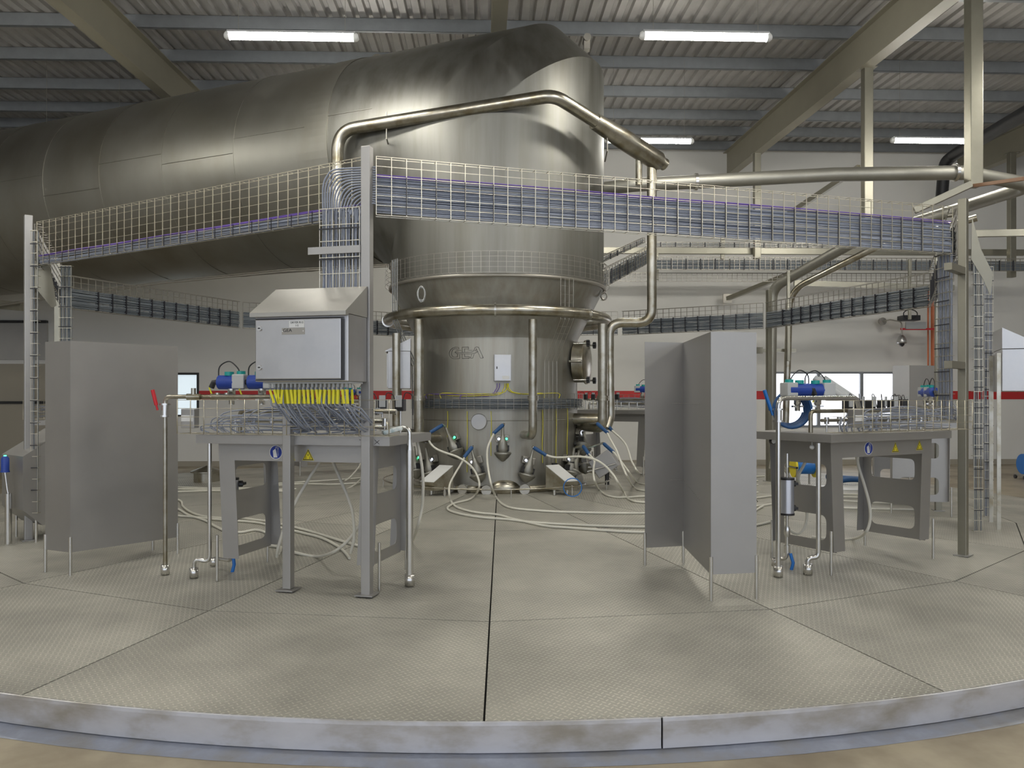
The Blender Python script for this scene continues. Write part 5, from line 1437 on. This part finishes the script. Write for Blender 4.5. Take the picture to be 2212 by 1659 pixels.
m = MB(); m.b2((-0.33, 0, -0.03), (0.42, 0.05, 0.03), Matrix.Translation(W(1672, 757, 15.3))); m.box(W(1640, 757, 15.3)+V((0, 0, 0)), (0.12, 0.06, 0.12)); m.build('pipe_bracket', M_['post'], lp2)
rack = thing('pipe_rack', 'beige pipe rack of bars, struts and legs fixed across the white back wall', 'rack', (0, 0, 0))
def bar(p, q, w, h, lab, cat_='rack bar', grp='bars and arms of the steelwork', mm='post', part=None):
    d = q-p; L = d.length
    Mx = Matrix.Translation(p) @ d.to_track_quat('X', 'Z').to_matrix().to_4x4()
    m = MB(); m.b2((0, -w/2, -h/2), (L, w/2, h/2), Mx, 0.004)
    if part: return m.build(part, M_[mm], rack)
    return tag(m.build('support_bar', M_[mm]), lab, 'support bar', grp)
bar(W(1225, 541, 17.35), W(2212, 546, 17.7), 0.1, 0.13, 'long horizontal rack bar across the white wall, upper one', part='cross_bar')
bar(W(1715, 612, 16.6), W(2060, 622, 16.4), 0.08, 0.11, '', part='cross_bar')
bar(W(1572, 645, 18.6), W(1722, 585, 16.6), 0.09, 0.09, '', part='strut')
m = MB(); m.box(W(1571, 645, 19.2), (0.2, 0.05, 0.22)); m.build('wall_plate', M_['wire2'], rack)
bar(W(1855, 362, 12.6), W(1640, 505, 16.0), 0.06, 0.09, '', part='brace')
bar(W(2098, 402, 9.75), W(2212, 386, 8.8), 0.05, 0.04, 'rust coloured bracket arm at the foot of the thick hanger post', mm='rust')
bar(W(1975, 455, 9.9), W(2098, 398, 9.70), 0.08, 0.08, 'arm slanting from the thick hanger post above the tray corner')
bar(W(2100, 505, 12), W(2260, 502, 11.6), 0.06, 0.1, 'beige bar leaving the right tray post at the right edge')
def straight_tray(p, q, h, lab, n=20, fh=(0.02, 0.8), mm='wire2', cm='cabled', rr=0.007, rows=4):
    m = MB(); basket(m, p, q, h, -0.05, rows=rows, r=0.0045)
    tag(m.build('wire_tray', M_[mm]), lab, 'cable tray', 'straight wire trays on the rack')
    if n:
        t_ = (q-p).normalized(); m = MB(); strands(m, p, q, h*fh[0], h*fh[1], n, rr, nrm=V((-t_.y, t_.x, 0)), depth=0.03, seed=len(lab))
        o = tag(m.build('cable_bundle', M_[cm]), 'slate cables in the '+lab.split(',')[0], 'cables', None, 'stuff')
        m = MB(); L = (q-p).length
        for j in range(1, int(L/0.3)):
            w = p+t_*(j*0.3); m.box(w+V((0, -0.01, h*(fh[0]+fh[1])/2)), (0.02, 0.01, h*(fh[1]-fh[0])+0.02))
        o2 = m.build('cable_tie', M_['tie'], o); o2['kind'] = 'stuff'
straight_tray(W(1418, 581, 16.2), W(2235, 585, 16.8), 0.25, 'wall side tray with a thick grey bundle, middle level', n=22)
straight_tray(W(1330, 607, 16.5), W(2060, 608, 17.0), 0.17, 'wall side tray of bare mesh, lowest level', n=0, rows=3)
straight_tray(W(1395, 532, 16.3), W(2010, 536, 16.5), 0.09, 'wall side tray with few cables, uppermost level', n=3, rows=2)
straight_tray(W(1303, 622, 11.6), W(1412, 562, 13.2), 0.26, 'sloping tray rising from the vessel to the wall trays', n=22)
straight_tray(W(1303, 566, 11.8), W(1392, 524, 13.4), 0.08, 'narrow sloping tray rising from the vessel, upper one', n=3, rows=2)
bar(W(1418, 545, 16.9), W(1418, 605, 16.9), 0.08, 0.08, '', part='leg')
bar(W(1561, 500, 17.5), W(1561, 560, 17.5), 0.08, 0.08, '', part='leg')
bar(W(1703, 585, 14.4), W(1703, 780, 14.4), 0.05, 0.05, '', part='leg')
bar(W(1965, 560, 15.5), W(1965, 690, 15.5), 0.05, 0.05, '', part='leg')
# dome camera on the wall
c = W(1948, 735, 18.6)
t = thing('dome_camera', 'hanging dome security camera left of the orange conduit', 'camera', c)
m = MB(); m.lathe([(0.0001, 0.12), (0.03, 0.12), (0.07, 0.08), (0.105, 0.0), (0.115, -0.06), (0.1, -0.07)], 24, None); m.build('housing', M_['cab'], t)
m = MB(); m.lathe([(0.06, -0.07), (0.055, -0.11), (0.03, -0.14), (0.0001, -0.15)], 20); m.build('dome', M_['black'], t)
m = MB(); m.tube(fil([(0, 0, 0.12), (0, 0, 0.42), (-0.13, 0.3, 0.5), (-0.13, 0.7, 0.5)], 0.1), 0.015, 8); m.cyl((-0.13, 0.66, 0.5), (-0.13, 0.72, 0.5), 0.09, 16); m.build('wall_arm', M_['wire2'], t)
m = MB(); a = W(2016, 620, 18.9); b = W(2016, 835, 18.9); m.tube([a, b], 0.055, 10); m.tube([a+V((-0.12, 0, 0)), b+V((-0.12, 0, 0))], 0.02, 8)
tag(m.build('orange_conduit', M_['orange']), 'rust orange conduit running down the white wall', 'conduit')
c = W(1970, 690, 18.6)
t = thing('junction_shelf', 'dark wall box with looped cables right of the dome camera', 'box', c)
m = MB(); m.b2((-0.2, 0, -0.02), (0.2, 0.3, 0.1), None, 0.01); m.build('box', M_['black'], t)
m = MB(); m.b2((-0.16, -0.05, -0.22), (0.3, 0.0, -0.06)); m.build('terminal_rail', M_['lgrey'], t)
m = MB(); m.tube([(-0.05+0.16*math.cos(k*0.3), -0.03, 0.12+0.1*math.sin(k*0.3)) for k in range(40)], 0.012, 6); m.build('cable_loop', M_['black'], t)
m = MB(); m.b2((-0.25, -0.01, -0.24), (0.55, 0.04, -0.20)); m.build('shelf', M_['redp'], t)
# black energy chain along the far right beam
m = MB(); m.tube(fil([W(2290, 200, 12.5), W(2060, 335, 18.0), W(2040, 352, 18.4), W(2034, 430, 18.4)], 0.3), 0.13, 10)
tag(m.build('black_duct', M_['black']), 'black corrugated duct under the roof at the far right corner', 'duct')
# hooded cabinet at the right edge
c = V((5.437, 8.613, 1.51))
t = thing('control_cabinet', 'hooded control cabinet cut by the right edge of the photo', 'cabinet', c, math.radians(66))
m = MB(); m.b2((-0.34, -0.1, 0.0), (0.34, 0.24, 0.44), None, 0.006); m.build('body', M_['cab'], t)
m = MB(); hs = [(-0.15, 0.43), (-0.15, 0.45), (0.24, 0.66), (0.24, 0.442), (-0.1, 0.442)]
m.add([(-0.36, a, b) for a, b in hs]+[(0.35, a, b) for a, b in hs], [tuple(range(5)), tuple(range(5, 10))[::-1]]+[(i, (i+1) % 5, 5+(i+1) % 5, 5+i) for i in range(5)]); m.build('hood', M_['cab'], t)
zf = -(c.z-dz(c.x, c.y))
for u in (-0.3, 0.3):
    m = MB(); m.b2((u-0.018, 0.245, zf), (u+0.018, 0.281, 0.4)); m.build('post', M_['pipe'], t)
# hooded tank box at the left edge
c = G(70, 1130); zf = dz(c.x, c.y)
c = V((-4.62, 7.55, 0.0)); zf = dz(c.x, c.y)
t = thing('hooded_hopper', 'grey hopper with sloping top and rod legs behind the left tray post', 'hopper', (c.x-0.02, c.y+0.35, zf), math.radians(-40))
m = MB(); pr = [(-0.22, 0.32), (-0.22, 0.82), (0.16, 1.06), (0.5, 1.06), (0.5, 0.22), (-0.05, 0.16)]
m.add([(-0.24, a, b) for a, b in pr]+[(0.3, a, b) for a, b in pr], [tuple(range(6)), tuple(range(6, 12))[::-1]]+[(i, (i+1) % 6, 6+(i+1) % 6, 6+i) for i in range(6)]); m.build('body', M_['panel'], t)
for (u, v) in ((-0.22, -0.1), (0.28, -0.1), (-0.22, 0.48), (0.28, 0.48)):
    m = MB(); m.tube([(u, v, 0), (u, v, 0.4)], 0.013, 8); m.build('leg', M_['bright'], t)
c = W(11, 1020, 7.6)
t = thing('valve_actuator', 'bright blue capped valve on a thin stem at the left edge', 'valve', c)
m = MB(); m.tube([(0, 0, 0.0), (0, 0, 0.02), (0, 0, 0.13), (0, 0, 0.15)], [0.04, 0.035, 0.035, 0.02], 14); m.build('cylinder', M_['vblue'], t)
m = MB(); m.cyl((0, 0, 0.15), (0, 0, 0.16), 0.012, 8); m.build('signal_lamp', M_['led_g'], t)
m = MB(); m.tube([(0, 0, 0), (0.02, 0, -0.16), (0.03, 0, -0.2)], 0.01, 8); m.tube([(0.03, 0, -0.2), (0.03, 0, dz(c.x, c.y)-c.z)], 0.03, 10); m.build('stem', M_['bright'], t)
# drain lid on the deck at left
c = G(447, 1040); 
t = thing('steel_drain_dome', 'domed round steel lid on the deck behind the left pipe', 'lid', c)
m = MB(); m.lathe([(0.20, 0.0), (0.20, 0.14), (0.25, 0.15), (0.25, 0.17), (0.0001, 0.26)], 32); m.build('dome', M_['pipe'], t, autosmooth=30)
# hose reel cart and blue heap behind the near right table
c = G(1735, 1048)
t = thing('hose_reel', 'blue hose reel with yellow discs behind the near right table', 'reel', c)
for u in (-0.16, 0.16):
    m = MB(); m.cyl((u, 0, 0.28), (u+0.03, 0, 0.28), 0.16, 24); m.build('disc', M_['sign_yellow'], t)
    m = MB(); m.b2((u-0.01, -0.2, 0.0), (u+0.01, -0.17, 0.3)); m.b2((u-0.01, 0.17, 0.0), (u+0.01, 0.2, 0.3)); m.b2((u-0.01, -0.2, 0.27), (u+0.01, 0.2, 0.29)); m.build('frame', M_['wire2'], t)
m = MB(); m.cyl((-0.15, 0, 0.28), (0.15, 0, 0.28), 0.11, 20); m.build('hose_wrap', M_['lblue'], t)
c = G(1850, 1050)
for k in range(4):
    m = MB(); m.tube(cat([c+V((-0.35, 0.1*k, 0.06+0.02*k)), c+V((-0.1, 0.1*k, 0.10)), c+V((0.25, 0.08*k, 0.08)), c+V((0.5, 0.1*k-0.1, 0.04))], 5), 0.04, 8)
    tag(m.build('blue_hose', M_['blue']), ['nearest', 'second', 'third', 'rearmost'][k]+' of the thick blue hoses heaped behind the near right table', 'hose', 'heap of thick blue hoses')
m = MB(); m.b2((c.x-0.75, c.y-0.8, dz(c.x, c.y-0.5)+0.002), (c.x+0.6, c.y-0.15, dz(c.x, c.y)+0.03)); tag(m.build('white_tray', M_['white']), 'low white tray lying on the deck before the blue hose heap', 'tray')
c = G(2215, 1035); 
t = thing('hose_reel', 'blue hose reel on a small wheeled cart at the right edge', 'reel', c)
m = MB(); m.cyl((-0.06, 0, 0.30), (0.10, 0, 0.30), 0.20, 24); m.build('hose_wrap', M_['lblue'], t)
m = MB(); m.b2((-0.1, -0.2, 0.06), (0.15, 0.2, 0.10)); m.build('cart', M_['wire2'], t)
for v in (-0.15, 0.15):
    m = MB(); m.cyl((-0.12, v, 0.04), (-0.09, v, 0.04), 0.04, 12); m.build('wheel', M_['black'], t)
# bits on the far left wall
c = W(28, 702, 19.0)
m = MB(); m.lathe([(0.0001, 0.07), (0.07, 0.06), (0.07, 0.0), (0.0001, -0.01)], 14, RT(c.x, c.y, c.z)); tag(m.build('alarm_bell', M_['redp']), 'small red sounder on the far left wall', 'alarm')
c = W(93, 845, 18.9)
m = MB(); m.b2((-0.07, 0, -0.09), (0.07, 0.1, 0.09), Matrix.Translation(c), 0.01); tag(m.build('wall_box', M_['lgrey']), 'small grey box on the far left wall beside the shield', 'box')
bar(W(-40, 655, 15), W(48, 662, 14.5), 0.08, 0.16, 'beige bar entering at the left edge below the duct')
# thin conduit under the duct
m = MB(); m.tube([W(-60, 668, 14.9), W(350, 612, 12.9), W(620, 586, 11.7), W(838, 575, 10.8)], 0.014, 6); m.tube([W(-60, 664, 14.9), W(350, 608, 12.9), W(620, 582, 11.7), W(838, 571, 10.8)], 0.008, 6)
tag(m.build('conduit_pair', M_['wire2']), 'thin pair of conduits running under the big duct', 'conduit')
